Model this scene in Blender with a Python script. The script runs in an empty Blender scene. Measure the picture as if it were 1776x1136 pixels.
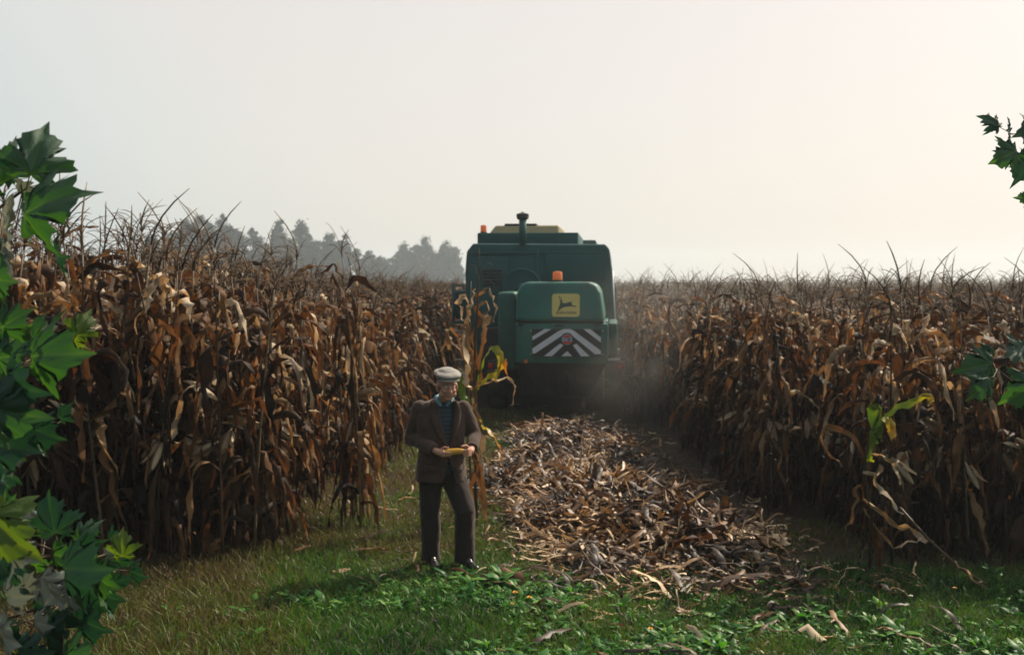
import bpy, bmesh, math, random
import numpy as np
from mathutils import Vector, Matrix, Quaternion, noise

R = math.radians
scene = bpy.context.scene
COL = scene.collection
rnd = random.Random(11)
npr = np.random.RandomState(5)

# ------------------------------------------------------------------ camera
CAM_H = 2.36
TILT = R(2.38)
FPX = 1875.0
cam_d = bpy.data.cameras.new('camera')
cam = bpy.data.objects.new('camera', cam_d)
COL.objects.link(cam)
cam.location = (0, 0, CAM_H)
cam.rotation_euler = (R(90) - TILT, 0, 0)
cam_d.sensor_width = 36
cam_d.lens = 36 * FPX / 1776
cam_d.clip_end = 3000
cam_d.dof.use_dof = True
cam_d.dof.focus_distance = 3.6
cam_d.dof.aperture_fstop = 6.3
scene.camera = cam

def P(px, py, Y):
    """point of the photograph's pixel at the distance Y in front of the camera"""
    u = (px - 888) / FPX; v = (568 - py) / FPX
    d = Vector((u, math.cos(TILT) + v * math.sin(TILT), -math.sin(TILT) + v * math.cos(TILT)))
    return Vector((0, 0, CAM_H)) + d * (Y / d.y)

def G(px, py):
    u = (px - 888) / FPX; v = (568 - py) / FPX
    d = Vector((u, math.cos(TILT) + v * math.sin(TILT), -math.sin(TILT) + v * math.cos(TILT)))
    return Vector((0, 0, CAM_H)) + d * (-CAM_H / d.z)

# ------------------------------------------------------------------ sky, sun, exposure
SUN_AZ, SUN_EL = R(47), R(43)          # azimuth measured from the view direction towards the right
sun_dir = Vector((math.sin(SUN_AZ) * math.cos(SUN_EL), math.cos(SUN_AZ) * math.cos(SUN_EL), math.sin(SUN_EL)))
world = bpy.data.worlds.new('World'); scene.world = world; world.use_nodes = True
wn, wl = world.node_tree.nodes, world.node_tree.links
wn.clear()
sky = wn.new('ShaderNodeTexSky'); sky.sky_type = 'NISHITA'; sky.sun_disc = False
sky.sun_elevation = SUN_EL; sky.sun_rotation = SUN_AZ
sky.air_density = 1.0; sky.dust_density = 4.0; sky.ozone_density = 1.0
tc = wn.new('ShaderNodeTexCoord')
dot = wn.new('ShaderNodeVectorMath'); dot.operation = 'DOT_PRODUCT'
dot.inputs[1].default_value = sun_dir
wl.new(tc.outputs['Generated'], dot.inputs[0])
hz = wn.new('ShaderNodeValToRGB')      # thin autumn overcast, brighter and warmer towards the sun
mp = wn.new('ShaderNodeMapRange'); mp.inputs[1].default_value = -1; mp.inputs[2].default_value = 1
wl.new(dot.outputs['Value'], mp.inputs[0]); wl.new(mp.outputs[0], hz.inputs[0])
cr = hz.color_ramp
cr.elements[0].position = 0.0; cr.elements[0].color = (0.22, 0.34, 0.5, 1)
cr.elements[1].position = 1.0; cr.elements[1].color = (3.85, 3.42, 3.05, 1)
for p_, c_ in ((0.45, (0.7, 0.85, 1.0, 1)), (0.57, (2.3, 2.6, 2.75, 1)), (0.65, (3.05, 3.25, 3.2, 1)), (0.69, (3.5, 3.5, 3.25, 1)), (0.74, (3.8, 3.52, 3.2, 1)), (0.86, (3.8, 3.42, 3.08, 1))):
    e = cr.elements.new(p_); e.color = c_
mx = wn.new('ShaderNodeMix'); mx.data_type = 'RGBA'; mx.inputs[0].default_value = 0.86
wl.new(sky.outputs[0], mx.inputs[6]); wl.new(hz.outputs[0], mx.inputs[7])
bg = wn.new('ShaderNodeBackground'); bg.inputs[1].default_value = 0.138
wo = wn.new('ShaderNodeOutputWorld')
wl.new(mx.outputs[2], bg.inputs[0]); wl.new(bg.outputs[0], wo.inputs[0])

sd = bpy.data.lights.new('sun', 'SUN'); sun = bpy.data.objects.new('sun', sd); COL.objects.link(sun)
sd.energy = 4.4; sd.angle = R(0.6); sd.color = (1.0, 0.87, 0.70)
sun.rotation_euler = sun_dir.to_track_quat('Z', 'Y').to_euler()
sun.location = (20, 20, 30)

vs = scene.view_settings
vs.view_transform = 'Standard'; vs.look = 'None'; vs.exposure = 0.65; vs.gamma = 1.0; vs.use_curve_mapping = False
cy = scene.cycles
cy.max_bounces = 5; cy.diffuse_bounces = 1; cy.glossy_bounces = 2; cy.transmission_bounces = 3
cy.volume_bounces = 0; cy.transparent_max_bounces = 6
cy.volume_step_rate = 2.0; cy.volume_max_steps = 64
cy.caustics_reflective = False; cy.caustics_refractive = False
cy.sample_clamp_indirect = 4.0

# ------------------------------------------------------------------ material helpers
def mat(name):
    m = bpy.data.materials.new(name); m.use_nodes = True
    nt = m.node_tree; nt.nodes.clear()
    return m, nt.nodes, nt.links

def ramp(n, stops, interp='LINEAR'):
    r = n.new('ShaderNodeValToRGB'); cr = r.color_ramp; cr.interpolation = interp
    cr.elements[0].position = stops[0][0]; cr.elements[0].color = (*stops[0][1], 1)
    cr.elements[1].position = stops[-1][0]; cr.elements[1].color = (*stops[-1][1], 1)
    for p, c in stops[1:-1]:
        e = cr.elements.new(p); e.color = (*c, 1)
    return r

def mix_rgb(n, l, a, b, fac, mode='MIX'):
    m = n.new('ShaderNodeMix'); m.data_type = 'RGBA'; m.blend_type = mode
    for s, v in ((0, fac), (6, a), (7, b)):
        if isinstance(v, (int, float)): m.inputs[s].default_value = v
        elif isinstance(v, tuple): m.inputs[s].default_value = (*v, 1)
        else: l.new(v, m.inputs[s])
    return m.outputs[2]

def math_n(n, l, op, a, b=None, clamp=False):
    m = n.new('ShaderNodeMath'); m.operation = op; m.use_clamp = clamp
    for i, v in enumerate((a, b)):
        if v is None: continue
        if isinstance(v, (int, float)): m.inputs[i].default_value = v
        else: l.new(v, m.inputs[i])
    return m.outputs[0]

def noise_n(n, l, scale, detail=3, vec=None, rough=0.55):
    t = n.new('ShaderNodeTexNoise'); t.inputs['Scale'].default_value = scale
    t.inputs['Detail'].default_value = detail; t.inputs['Roughness'].default_value = rough
    if vec is not None: l.new(vec, t.inputs['Vector'])
    return t.outputs[0]

def leaf_material(name, stops, transl=0.35, tcol=None, rough=0.55, randomise=0.18, streak=0.5, spec=0.25):
    """colour by the piece's own 'tint' attribute, with lengthwise streaks and blotches"""
    m, n, l = mat(name)
    at = n.new('ShaderNodeAttribute'); at.attribute_name = 'tint'
    oi = n.new('ShaderNodeObjectInfo')
    co = n.new('ShaderNodeTexCoord')
    r1 = math_n(n, l, 'MULTIPLY', math_n(n, l, 'SUBTRACT', oi.outputs['Random'], 0.5), randomise)
    blot = math_n(n, l, 'MULTIPLY', math_n(n, l, 'SUBTRACT', noise_n(n, l, 9, 4, co.outputs['Object']), 0.5), streak)
    uv = n.new('ShaderNodeUVMap')
    mpn = n.new('ShaderNodeMapping'); mpn.inputs['Scale'].default_value = (9, 0.8, 1)
    l.new(uv.outputs[0], mpn.inputs[0])
    st = math_n(n, l, 'MULTIPLY', math_n(n, l, 'SUBTRACT', noise_n(n, l, 2.5, 2, mpn.outputs[0]), 0.5), streak * 0.7)
    f = math_n(n, l, 'ADD', math_n(n, l, 'ADD', at.outputs['Fac'], r1), math_n(n, l, 'ADD', blot, st), True)
    c = ramp(n, stops); l.new(f, c.inputs[0])
    b = n.new('ShaderNodeBsdfPrincipled'); l.new(c.outputs[0], b.inputs['Base Color'])
    b.inputs['Roughness'].default_value = rough; b.inputs['Specular IOR Level'].default_value = spec
    bump = n.new('ShaderNodeBump'); bump.inputs['Strength'].default_value = 0.35; bump.inputs['Distance'].default_value = 0.004
    l.new(st, bump.inputs['Height']); l.new(bump.outputs[0], b.inputs['Normal'])
    t = n.new('ShaderNodeBsdfTranslucent')
    l.new(mix_rgb(n, l, c.outputs[0], tcol or (1, 0.75, 0.45), 1.0, 'MULTIPLY'), t.inputs[0])
    ms = n.new('ShaderNodeMixShader'); ms.inputs[0].default_value = transl
    o = n.new('ShaderNodeOutputMaterial')
    l.new(b.outputs[0], ms.inputs[1]); l.new(t.outputs[0], ms.inputs[2]); l.new(ms.outputs[0], o.inputs[0])
    return m

def solid(name, col, rough=0.6, metal=0.0, var=0.25, scale=4, spec=0.5, bump=0.0, bscale=60, emit=None, coat=0.0, dirt=None, sheen=0.0):
    m, n, l = mat(name)
    co = n.new('ShaderNodeTexCoord')
    nz = noise_n(n, l, scale, 5, co.outputs['Object'])
    dark = tuple(c * (1 - var) for c in col); lite = tuple(min(1, c * (1 + var)) for c in col)
    rp = ramp(n, [(0.3, dark), (0.7, lite)]); l.new(nz, rp.inputs[0])
    out = rp.outputs[0]
    if dirt:
        dn = ramp(n, [(0.42, (0, 0, 0)), (0.68, (1, 1, 1))]); l.new(noise_n(n, l, 2.3, 7, co.outputs['Object'], 0.7), dn.inputs[0])
        out = mix_rgb(n, l, out, dirt[0], math_n(n, l, 'MULTIPLY', dn.outputs[0], dirt[1]))
    b = n.new('ShaderNodeBsdfPrincipled'); l.new(out, b.inputs['Base Color'])
    b.inputs['Roughness'].default_value = rough; b.inputs['Metallic'].default_value = metal
    b.inputs['Specular IOR Level'].default_value = spec
    b.inputs['Coat Weight'].default_value = coat
    b.inputs['Sheen Weight'].default_value = sheen; b.inputs['Sheen Roughness'].default_value = .35; b.inputs['Sheen Tint'].default_value = (1, .85, .72, 1)
    if bump:
        bp = n.new('ShaderNodeBump'); bp.inputs['Strength'].default_value = bump; bp.inputs['Distance'].default_value = 0.01
        l.new(noise_n(n, l, bscale, 3, co.outputs['Object']), bp.inputs['Height']); l.new(bp.outputs[0], b.inputs['Normal'])
    o = n.new('ShaderNodeOutputMaterial'); l.new(b.outputs[0], o.inputs[0])
    return m

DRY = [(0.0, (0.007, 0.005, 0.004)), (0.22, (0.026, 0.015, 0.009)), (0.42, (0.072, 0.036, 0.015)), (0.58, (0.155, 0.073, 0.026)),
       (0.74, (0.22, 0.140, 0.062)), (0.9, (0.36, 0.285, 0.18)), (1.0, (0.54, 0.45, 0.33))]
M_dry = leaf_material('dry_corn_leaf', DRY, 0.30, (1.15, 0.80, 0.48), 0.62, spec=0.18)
M_litter = leaf_material('dry_litter', [(0.0, (0.012, 0.008, 0.005)), (0.3, (0.040, 0.018, 0.009)), (0.55, (0.145, 0.066, 0.021)), (0.8, (0.34, 0.205, 0.092)), (1.0, (0.60, 0.45, 0.28))],
                         0.2, (1, .8, .55), 0.5, spec=0.4)
M_stalk = leaf_material('corn_stalk', [(0, (0.02, 0.014, 0.008)), (0.5, (0.07, 0.042, 0.022)), (1, (0.16, 0.115, 0.065))], 0.03, rough=0.5)
M_tassel = leaf_material('corn_tassel', [(0, (0.05, 0.03, 0.02)), (0.5, (0.13, 0.085, 0.05)), (1, (0.25, 0.18, 0.11))], 0.15, rough=0.8)
M_husk = leaf_material('corn_husk', [(0, (0.14, 0.085, 0.04)), (0.5, (0.32, 0.22, 0.12)), (1, (0.55, 0.45, 0.30))], 0.15, rough=0.55)
M_yellowleaf = leaf_material('yellowing_corn_leaf', [(0, (0.035, 0.09, 0.012)), (0.35, (0.12, 0.20, 0.015)), (0.6, (0.36, 0.30, 0.02)), (0.8, (0.42, 0.17, 0.02)), (1, (0.30, 0.09, 0.02))],
                             0.5, (1.3, 1.1, 0.4), 0.4, randomise=0, streak=0.5)
M_grass = leaf_material('grass_blades', [(0.0, (0.008, 0.036, 0.012)), (0.3, (0.050, 0.15, 0.022)), (0.55, (0.110, 0.145, 0.030)), (0.75, (0.085, 0.060, 0.027)), (1, (0.18, 0.125, 0.065))],
                        0.35, (1.1, 1.2, 0.5), 0.5, randomise=0, streak=0.15)
M_weed = leaf_material('weed_leaves', [(0.0, (0.006, 0.042, 0.020)), (0.4, (0.028, 0.13, 0.030)), (0.75, (0.085, 0.24, 0.035)), (1, (0.20, 0.34, 0.08))],
                       0.4, (1.1, 1.3, 0.4), 0.42, randomise=0, streak=0.2, spec=0.2)
M_tree = leaf_material('tree_foliage', [(0.0, (0.003, 0.020, 0.015)), (0.5, (0.006, 0.042, 0.030)), (1, (0.020, 0.075, 0.042))], 0.1, (1, 1.1, .4), 0.6, randomise=0.2, streak=0.3)
M_bark = solid('bark', (0.07, 0.052, 0.036), 0.9, var=0.4, scale=14, bump=0.6, bscale=30)
M_twig = solid('young_maple_bark', (0.085, 0.055, 0.03), 0.7, var=0.3, scale=20, bump=0.3)

def maple_material(name, col, back, tr, transl=0.45, rough=0.55):
    m, n, l = mat(name)
    at = n.new('ShaderNodeAttribute'); at.attribute_name = 'vein'
    co = n.new('ShaderNodeTexCoord'); oi = n.new('ShaderNodeObjectInfo')
    nz = noise_n(n, l, 28, 4, co.outputs['Object'])
    big = noise_n(n, l, 9, 2, co.outputs['Object'])
    c = mix_rgb(n, l, tuple(x * 0.6 for x in col), tuple(x * 1.4 for x in col), nz)
    c = mix_rgb(n, l, c, (col[0] * 2.6, col[1] * 1.25, col[2]), math_n(n, l, 'MULTIPLY', big, 0.5))
    c = mix_rgb(n, l, c, (col[0] * 2.6 + 0.03, col[1] * 1.7 + 0.03, col[2] * 1.5), math_n(n, l, 'POWER', at.outputs['Fac'], 2.6))
    sp = ramp(n, [(0.66, (0, 0, 0)), (0.72, (1, 1, 1))]); l.new(noise_n(n, l, 60, 2, co.outputs['Object']), sp.inputs[0])
    c = mix_rgb(n, l, c, (0.10, 0.06, 0.02), math_n(n, l, 'MULTIPLY', sp.outputs[0], 0.5))
    geo = n.new('ShaderNodeNewGeometry')
    cb = mix_rgb(n, l, c, back, math_n(n, l, 'MULTIPLY', geo.outputs['Backfacing'], 0.85))
    b = n.new('ShaderNodeBsdfPrincipled'); l.new(cb, b.inputs['Base Color']); b.inputs['Roughness'].default_value = rough
    b.inputs['Specular IOR Level'].default_value = 0.3
    bp = n.new('ShaderNodeBump'); bp.inputs['Strength'].default_value = 0.5; bp.inputs['Distance'].default_value = 0.003
    l.new(nz, bp.inputs['Height']); l.new(bp.outputs[0], b.inputs['Normal'])
    t = n.new('ShaderNodeBsdfTranslucent'); l.new(mix_rgb(n, l, c, tr, 1.0, 'MULTIPLY'), t.inputs[0])
    ms = n.new('ShaderNodeMixShader'); ms.inputs[0].default_value = transl
    o = n.new('ShaderNodeOutputMaterial')
    l.new(b.outputs[0], ms.inputs[1]); l.new(t.outputs[0], ms.inputs[2]); l.new(ms.outputs[0], o.inputs[0])
    return m
M_maple = {
    'green': maple_material('maple_leaf_green', (0.018, 0.070, 0.020), (0.06, 0.12, 0.085), (1.5, 1.7, 0.5), 0.38),
    'dark': maple_material('maple_leaf_dark_green', (0.010, 0.048, 0.024), (0.05, 0.10, 0.075), (1.2, 1.6, 0.8), 0.22, 0.5),
    'yellow': maple_material('maple_leaf_yellow_green', (0.042, 0.100, 0.014), (0.09, 0.15, 0.05), (1.7, 1.6, 0.5), 0.45),
    'pale': maple_material('maple_leaf_pale', (0.14, 0.19, 0.15), (0.26, 0.30, 0.26), (0.9, 1.0, 0.8), 0.2, 0.4),
}

# ------------------------------------------------------------------ mesh helpers
def mk(name, V, F, m, parent=None, tint=None, uv=None, smooth=True, extra=None, link=True):
    me = bpy.data.meshes.new(name)
    V = np.asarray(V, dtype=np.float32).reshape(-1, 3)
    if isinstance(F, np.ndarray):
        k = F.shape[1]
        me.vertices.add(len(V)); me.vertices.foreach_set('co', V.ravel())
        me.loops.add(F.size); me.loops.foreach_set('vertex_index', F.astype(np.int32).ravel())
        me.polygons.add(len(F)); me.polygons.foreach_set('loop_start', np.arange(0, F.size, k, dtype=np.int32))
        me.polygons.foreach_set('loop_total', np.full(len(F), k, dtype=np.int32))
        me.update(calc_edges=True)
    else:
        me.from_pydata([tuple(map(float, v)) for v in V], [], F)
        me.update()
    if smooth: me.polygons.foreach_set('use_smooth', np.ones(len(me.polygons), dtype=bool))
    if tint is not None:
        a = me.attributes.new('tint', 'FLOAT', 'POINT')
        t = np.full(len(V), tint, dtype=np.float32) if np.isscalar(tint) else np.asarray(tint, dtype=np.float32)
        a.data.foreach_set('value', t)
    for k_, v_ in (extra or {}).items():
        a = me.attributes.new(k_, 'FLOAT', 'POINT'); a.data.foreach_set('value', np.asarray(v_, dtype=np.float32))
    if uv is not None:
        ul = me.uv_layers.new(name='UVMap')
        li = np.empty(len(me.loops), dtype=np.int32); me.loops.foreach_get('vertex_index', li)
        ul.data.foreach_set('uv', np.asarray(uv, dtype=np.float32)[li].ravel())
    if m is not None: me.materials.append(m)
    if not link: return me
    o = bpy.data.objects.new(name, me); COL.objects.link(o)
    if parent is not None: o.parent = parent
    return o

def obj_from(name, me, parent=None):
    o = bpy.data.objects.new(name, me); COL.objects.link(o)
    if parent is not None: o.parent = parent
    return o

def tag(o, label=None, cat=None, group=None, kind=None):
    if label: o['label'] = label
    if cat: o['category'] = cat
    if group: o['group'] = group
    if kind: o['kind'] = kind
    return o

def empty(name, loc=(0, 0, 0), rz=0.0):
    o = bpy.data.objects.new(name, None); COL.objects.link(o)
    o.location = loc; o.rotation_euler = (0, 0, rz); o.empty_display_size = 0.2
    return o

def ribbon(pts, widths, side0, twist=None, fold=0.35, wave=0.0, rng=rnd, across=2):
    """leaf blade along a path; V fold across. returns V,F(quads),uv"""
    pts = [Vector(p) for p in pts]; n = len(pts)
    V, UV = [], []
    s = Vector(side0).normalized()
    ph = rng.uniform(0, 6)
    for i in range(n):
        t = (pts[min(i + 1, n - 1)] - pts[max(i - 1, 0)])
        t = t.normalized() if t.length > 1e-6 else Vector((0, 0, 1))
        s = (s - t * s.dot(t))
        s = s.normalized() if s.length > 1e-4 else t.orthogonal().normalized()
        if twist: s = (Quaternion(t, twist[i]) @ s)
        nr = s.cross(t)
        w = widths[i] * 0.5
        f = fold if not callable(fold) else fold(i / (n - 1))
        cf, sf = math.cos(f), math.sin(f)
        wz = wave * math.sin(i * 2.1 + ph); wz2 = wave * math.sin(i * 1.7 + ph + 2)
        V += [pts[i] + s * w * cf + nr * (w * sf + wz), pts[i], pts[i] - s * w * cf + nr * (w * sf + wz2)]
        v = i / (n - 1)
        UV += [(0, v * 6), (0.5, v * 6), (1, v * 6)]
    F = []
    for i in range(n - 1):
        a = i * 3
        F += [(a, a + 1, a + 4, a + 3), (a + 1, a + 2, a + 5, a + 4)]
    return V, F, UV

def tube(pts, radii, sides=6, cap=True):
    pts = [Vector(p) for p in pts]; n = len(pts); V, F, UV = [], [], []
    s = None
    for i in range(n):
        t = (pts[min(i + 1, n - 1)] - pts[max(i - 1, 0)]).normalized()
        s = t.orthogonal().normalized() if s is None else (s - t * s.dot(t)).normalized()
        b = t.cross(s)
        for k in range(sides):
            a = 2 * math.pi * k / sides
            V.append(pts[i] + (s * math.cos(a) + b * math.sin(a)) * radii[i]); UV.append((k / sides, i / n * 6))
    for i in range(n - 1):
        for k in range(sides):
            k2 = (k + 1) % sides
            F.append((i * sides + k, i * sides + k2, (i + 1) * sides + k2, (i + 1) * sides + k))
    if cap:
        F.append(tuple(range(sides - 1, -1, -1))); F.append(tuple((n - 1) * sides + k for k in range(sides)))
    return V, F, UV

def join(parts):
    """parts: (V,F,UV,tint) -> one"""
    V, F, UV, T = [], [], [], []
    for v, f, u, t in parts:
        o = len(V); V += list(v); F += [tuple(i + o for i in q) for q in f]; UV += list(u); T += [t] * len(v)
    return V, F, UV, T

# ------------------------------------------------------------------ terrain height
def gz(x, y):
    h = 0.025 * noise.noise((x * 0.9, y * 0.9, 0.3)) + 0.012 * noise.noise((x * 3.1, y * 3.1, 5))
    def bump(cx, cy, rx, ry, a):
        return a * math.exp(-((x - cx) / rx) ** 2 - ((y - cy) / ry) ** 2)
    h += bump(0.95, 10.9, 0.5, .8, 0.24) + bump(1.25, 9.75, 0.45, 0.35, 0.16) + bump(.55, 9.9, 0.3, 0.35, 0.10) + bump(0.8, 15.5, 1.1, 1.6, 0.16) + bump(1.9, 10.0, 0.6, 0.7, 0.05)
    return h if y < 60 else 0.0

# ------------------------------------------------------------------ ground
def axis(lo, hi, step, far):
    a = list(np.arange(lo, hi, step)); s = step
    while a[-1] < far: s *= 1.35; a.append(a[-1] + s)
    s = step; b = []
    x = lo
    while x > -far: s *= 1.35; x -= s; b.append(x)
    return b[::-1] + a
xs = axis(-5.0, 5.0, 0.10, 600); ys = axis(4.0, 20.0, 0.10, 600)
V = [(x, y, gz(x, y)) for y in ys for x in xs]
nx = len(xs)
F = np.array([(j * nx + i, j * nx + i + 1, (j + 1) * nx + i + 1, (j + 1) * nx + i) for j in range(len(ys) - 1) for i in range(nx - 1)])
m, n, l = mat('field_soil')
co = n.new('ShaderNodeTexCoord'); sx = n.new('ShaderNodeSeparateXYZ'); l.new(co.outputs['Object'], sx.inputs[0])
nb = noise_n(n, l, 1.1, 6, co.outputs['Object']); nf = noise_n(n, l, 24, 6, co.outputs['Object'], 0.7)
soil = ramp(n, [(0.3, (0.018, 0.013, 0.009)), (0.7, (0.07, 0.05, 0.032))]); l.new(nf, soil.inputs[0])
turf = ramp(n, [(0.3, (0.012, 0.020, 0.008)), (0.7, (0.055, 0.05, 0.025))]); l.new(nf, turf.inputs[0])
yy = math_n(n, l, 'ADD', sx.outputs['Y'], math_n(n, l, 'MULTIPLY', nb, 1.2))
mr = n.new('ShaderNodeMapRange'); mr.inputs[1].default_value = 9.4; mr.inputs[2].default_value = 10.2; l.new(yy, mr.inputs[0])
b = n.new('ShaderNodeBsdfPrincipled'); b.inputs['Roughness'].default_value = 0.95; b.inputs['Specular IOR Level'].default_value = 0.15
l.new(mix_rgb(n, l, turf.outputs[0], soil.outputs[0], mr.outputs[0]), b.inputs['Base Color'])
bp = n.new('ShaderNodeBump'); bp.inputs['Strength'].default_value = 0.8; bp.inputs['Distance'].default_value = 0.03
l.new(nf, bp.inputs['Height']); l.new(bp.outputs[0], b.inputs['Normal'])
o = n.new('ShaderNodeOutputMaterial'); l.new(b.outputs[0], o.inputs[0])
tag(mk('ground', V, F, m), kind='structure')

# ------------------------------------------------------------------ corn plants
def corn_leaf(rng, base, phi, L, W, up, hang, tint, segs=12, mode=None):
    """a dry leaf: arching over, hanging limp along the stalk, or stiff with a snapped tip"""
    mode = mode or rng.choices('ABC', [.34, .42, .24])[0]
    pitch = up; p = Vector(base); pts = [p.copy()]; ws = [W * 0.35]; tw = [0.0]
    az = phi; crease = rng.randint(2, 4) if mode == 'A' else (1 if mode == 'B' else rng.randint(4, 8))
    if mode == 'C': pitch = R(rng.uniform(15, 65)); L *= .8
    for i in range(1, segs + 1):
        step = L / segs
        pts.append(pts[-1] + Vector((math.cos(az) * math.cos(pitch), math.sin(az) * math.cos(pitch), math.sin(pitch))) * step)
        if mode == 'A': pitch -= hang / (segs * 0.55) * (1.6 if i in (crease, crease + 1) else 0.55)
        elif mode == 'B': pitch -= 1.5 if i <= 2 else .25
        else: pitch -= rng.uniform(1.2, 2.4) if i == crease else (.05 if i < crease else .2)
        pitch = max(pitch + rng.uniform(-0.22, 0.22), -R(rng.uniform(66, 96)))
        az += rng.uniform(-0.5, 0.5)
        v = i / segs
        ws.append(W * (1 - abs(v - 0.35) ** 1.6 * 1.9) * rng.uniform(0.55, 1.25) if v < 0.97 else 0.004)
        tw.append(rng.uniform(-0.7, 0.7))
    ws = [max(0.005, w) for w in ws]
    f0 = rng.uniform(0.3, 1.25)
    V, F, UV = ribbon(pts, ws, (-math.sin(phi), math.cos(phi), 0), tw, lambda t: f0 + 0.5 * math.sin(t * 11 + phi * 3), 0.011, rng)
    return V, F, UV, tint

def leaf_tint(rng):
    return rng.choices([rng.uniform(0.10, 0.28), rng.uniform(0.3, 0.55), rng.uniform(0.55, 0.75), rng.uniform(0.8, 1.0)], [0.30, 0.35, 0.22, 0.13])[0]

def corn_plant(seed, H=2.25, nleaf=13):
    """parts of one plant: list of (name, V, F, UV, tint, material)"""
    rng = random.Random(seed); parts = []
    lean = rng.uniform(0, 6.28); la = rng.uniform(0.02, 0.10)
    def ax(z):
        k = (z / H) ** 2 * la * H
        return Vector((math.cos(lean) * k, math.sin(lean) * k, z))
    zs = np.linspace(0, H, 9)
    r = [0.014 * (1 - 0.7 * z / H) for z in zs]
    V, F, UV = tube([ax(z) for z in zs], r, 6)
    parts.append(('stalk', V, F, UV, rng.uniform(0.2, 0.9), M_stalk))
    phi0 = rng.uniform(0, 6.28)
    for i in range(nleaf):
        f = (i + 0.6) / nleaf
        z = 0.14 + f * (H - 0.26)
        L = (0.92 - 0.5 * abs(f - 0.5)) * rng.uniform(0.75, 1.1)
        up = R(rng.uniform(30, 75)) if rng.random() < 0.8 else R(rng.uniform(-20, 20))
        hang = rng.uniform(1.9, 3.4)
        W = rng.uniform(0.055, 0.115)
        if f > 0.9: L *= 0.7; hang *= 0.6
        phi = phi0 + i * math.pi + rng.uniform(-0.9, 0.9)
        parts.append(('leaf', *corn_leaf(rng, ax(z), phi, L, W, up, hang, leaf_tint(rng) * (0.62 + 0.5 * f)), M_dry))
    # tassel: a spike and thin branches
    tp = []
    top = ax(H); dirv = (ax(H) - ax(H - 0.3)).normalized()
    L = rng.uniform(0.18, 0.44)
    bend = Vector((rng.uniform(-.8, .8), rng.uniform(-.5, .5), rng.uniform(-.3, .1)))
    sp = [top + dirv * L * t + bend * L * t * t for t in np.linspace(0, 1, 5)]
    v, f, u = tube(sp, [0.0065, 0.0065, 0.006, 0.005, 0.002], 4); tp.append((v, f, u, rng.random()))
    for k in range(rng.randint(3, 7)):
        a = rng.uniform(0, 6.28); Lb = rng.uniform(0.12, 0.30); s0 = top + dirv * rng.uniform(0, 0.07)
        p, pit, pts = s0.copy(), R(rng.uniform(45, 75)), [s0.copy()]
        for q in range(5):
            p = p + Vector((math.cos(a) * math.cos(pit), math.sin(a) * math.cos(pit), math.sin(pit))) * Lb / 5
            pit -= rng.uniform(0.1, 0.55); pts.append(p.copy())
        v, f, u = tube(pts, [0.003] * 5 + [0.0012], 3); tp.append((v, f, u, rng.random()))
    V, F, UV, T = join(tp)
    parts.append(('tassel', V, F, UV, T, M_tassel))
    # ear in its husk, hanging
    zE = H * rng.uniform(0.40, 0.5); a = phi0 + rng.uniform(-.6, .6)
    base = ax(zE); pit = R(rng.uniform(-65, 40)); d = Vector((math.cos(a) * math.cos(pit), math.sin(a) * math.cos(pit), math.sin(pit)))
    pts = [base + d * s for s in (0, .04, .08, .14, .20, .25, .27)]
    v, f, u = tube(pts, [.008, .012, .026, .029, .025, .014, .004], 7)
    ep = [(v, f, u, rng.uniform(.5, 1))]
    for k in range(3):
        sidev = d.orthogonal(); sidev.rotate(Quaternion(d, k * 2.1))
        q = [base + d * s + sidev.cross(d) * w for s, w in ((.05, .02), (.10, .034), (.16, .04), (.22, .06), (.27, .1))]
        vv, ff, uu = ribbon(q, [.02, .05, .05, .035, .004], sidev, None, 0.4, .004, rng); ep.append((vv, ff, uu, rng.uniform(.3, 1)))
    V, F, UV, T = join(ep)
    parts.append(('ear', V, F, UV, T, M_husk))
    return parts

NPROTO = 12
protos = []
for k in range(NPROTO):
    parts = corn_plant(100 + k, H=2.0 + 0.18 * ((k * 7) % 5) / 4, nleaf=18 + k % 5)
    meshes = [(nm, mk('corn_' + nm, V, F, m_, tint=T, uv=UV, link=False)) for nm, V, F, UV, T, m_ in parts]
    # the same plant as one mesh with several materials, for distant copies
    V, F, UV, T, MI = [], [], [], [], []
    mats = [M_stalk, M_dry, M_tassel, M_husk]
    for nm, v, f, u, t, m_ in parts:
        o_ = len(V); V += list(v); F += [tuple(i + o_ for i in q) for q in f]; UV += list(u)
        T += [t] * len(v) if np.isscalar(t) else list(t); MI += [mats.index(m_)] * len(f)
    whole = mk('corn_plant_mesh', V, F, None, tint=T, uv=UV, link=False)
    for mm in mats: whole.materials.append(mm)
    whole.polygons.foreach_set('material_index', np.array(MI, dtype=np.int32))
    protos.append((meshes, whole))

def in_path(x, y):
    """the harvested strip and everything that is not standing corn"""
    if y < 8.8 + 0.22 * math.sin(x * 2): return True
    xl = -2.15 - 0.2 * math.exp(-((y - 11) / 1.2) ** 2) + 0.10 * math.sin(y * 1.3)
    if y > 12.6: xl += min(.62, (y - 12.6) * .45)
    if y > 20: xl = -1.42
    xr = 2.62 + 0.1 * math.sin(y * 0.9) - .36 * min(1, max(0, (y - 13.5) / 5))
    if y < 11: xr += 0.18
    if y < 30 and xl < x < xr: return True
    return False

def corn_height(x, y):
    if x < 0: return 1.0 + 0.30 * min(1, max(0, (-1.8 - x) / 1.7)) ** 1.25 * min(1, max(0.0, 1.9 - y / 12))
    return 0.99

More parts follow.
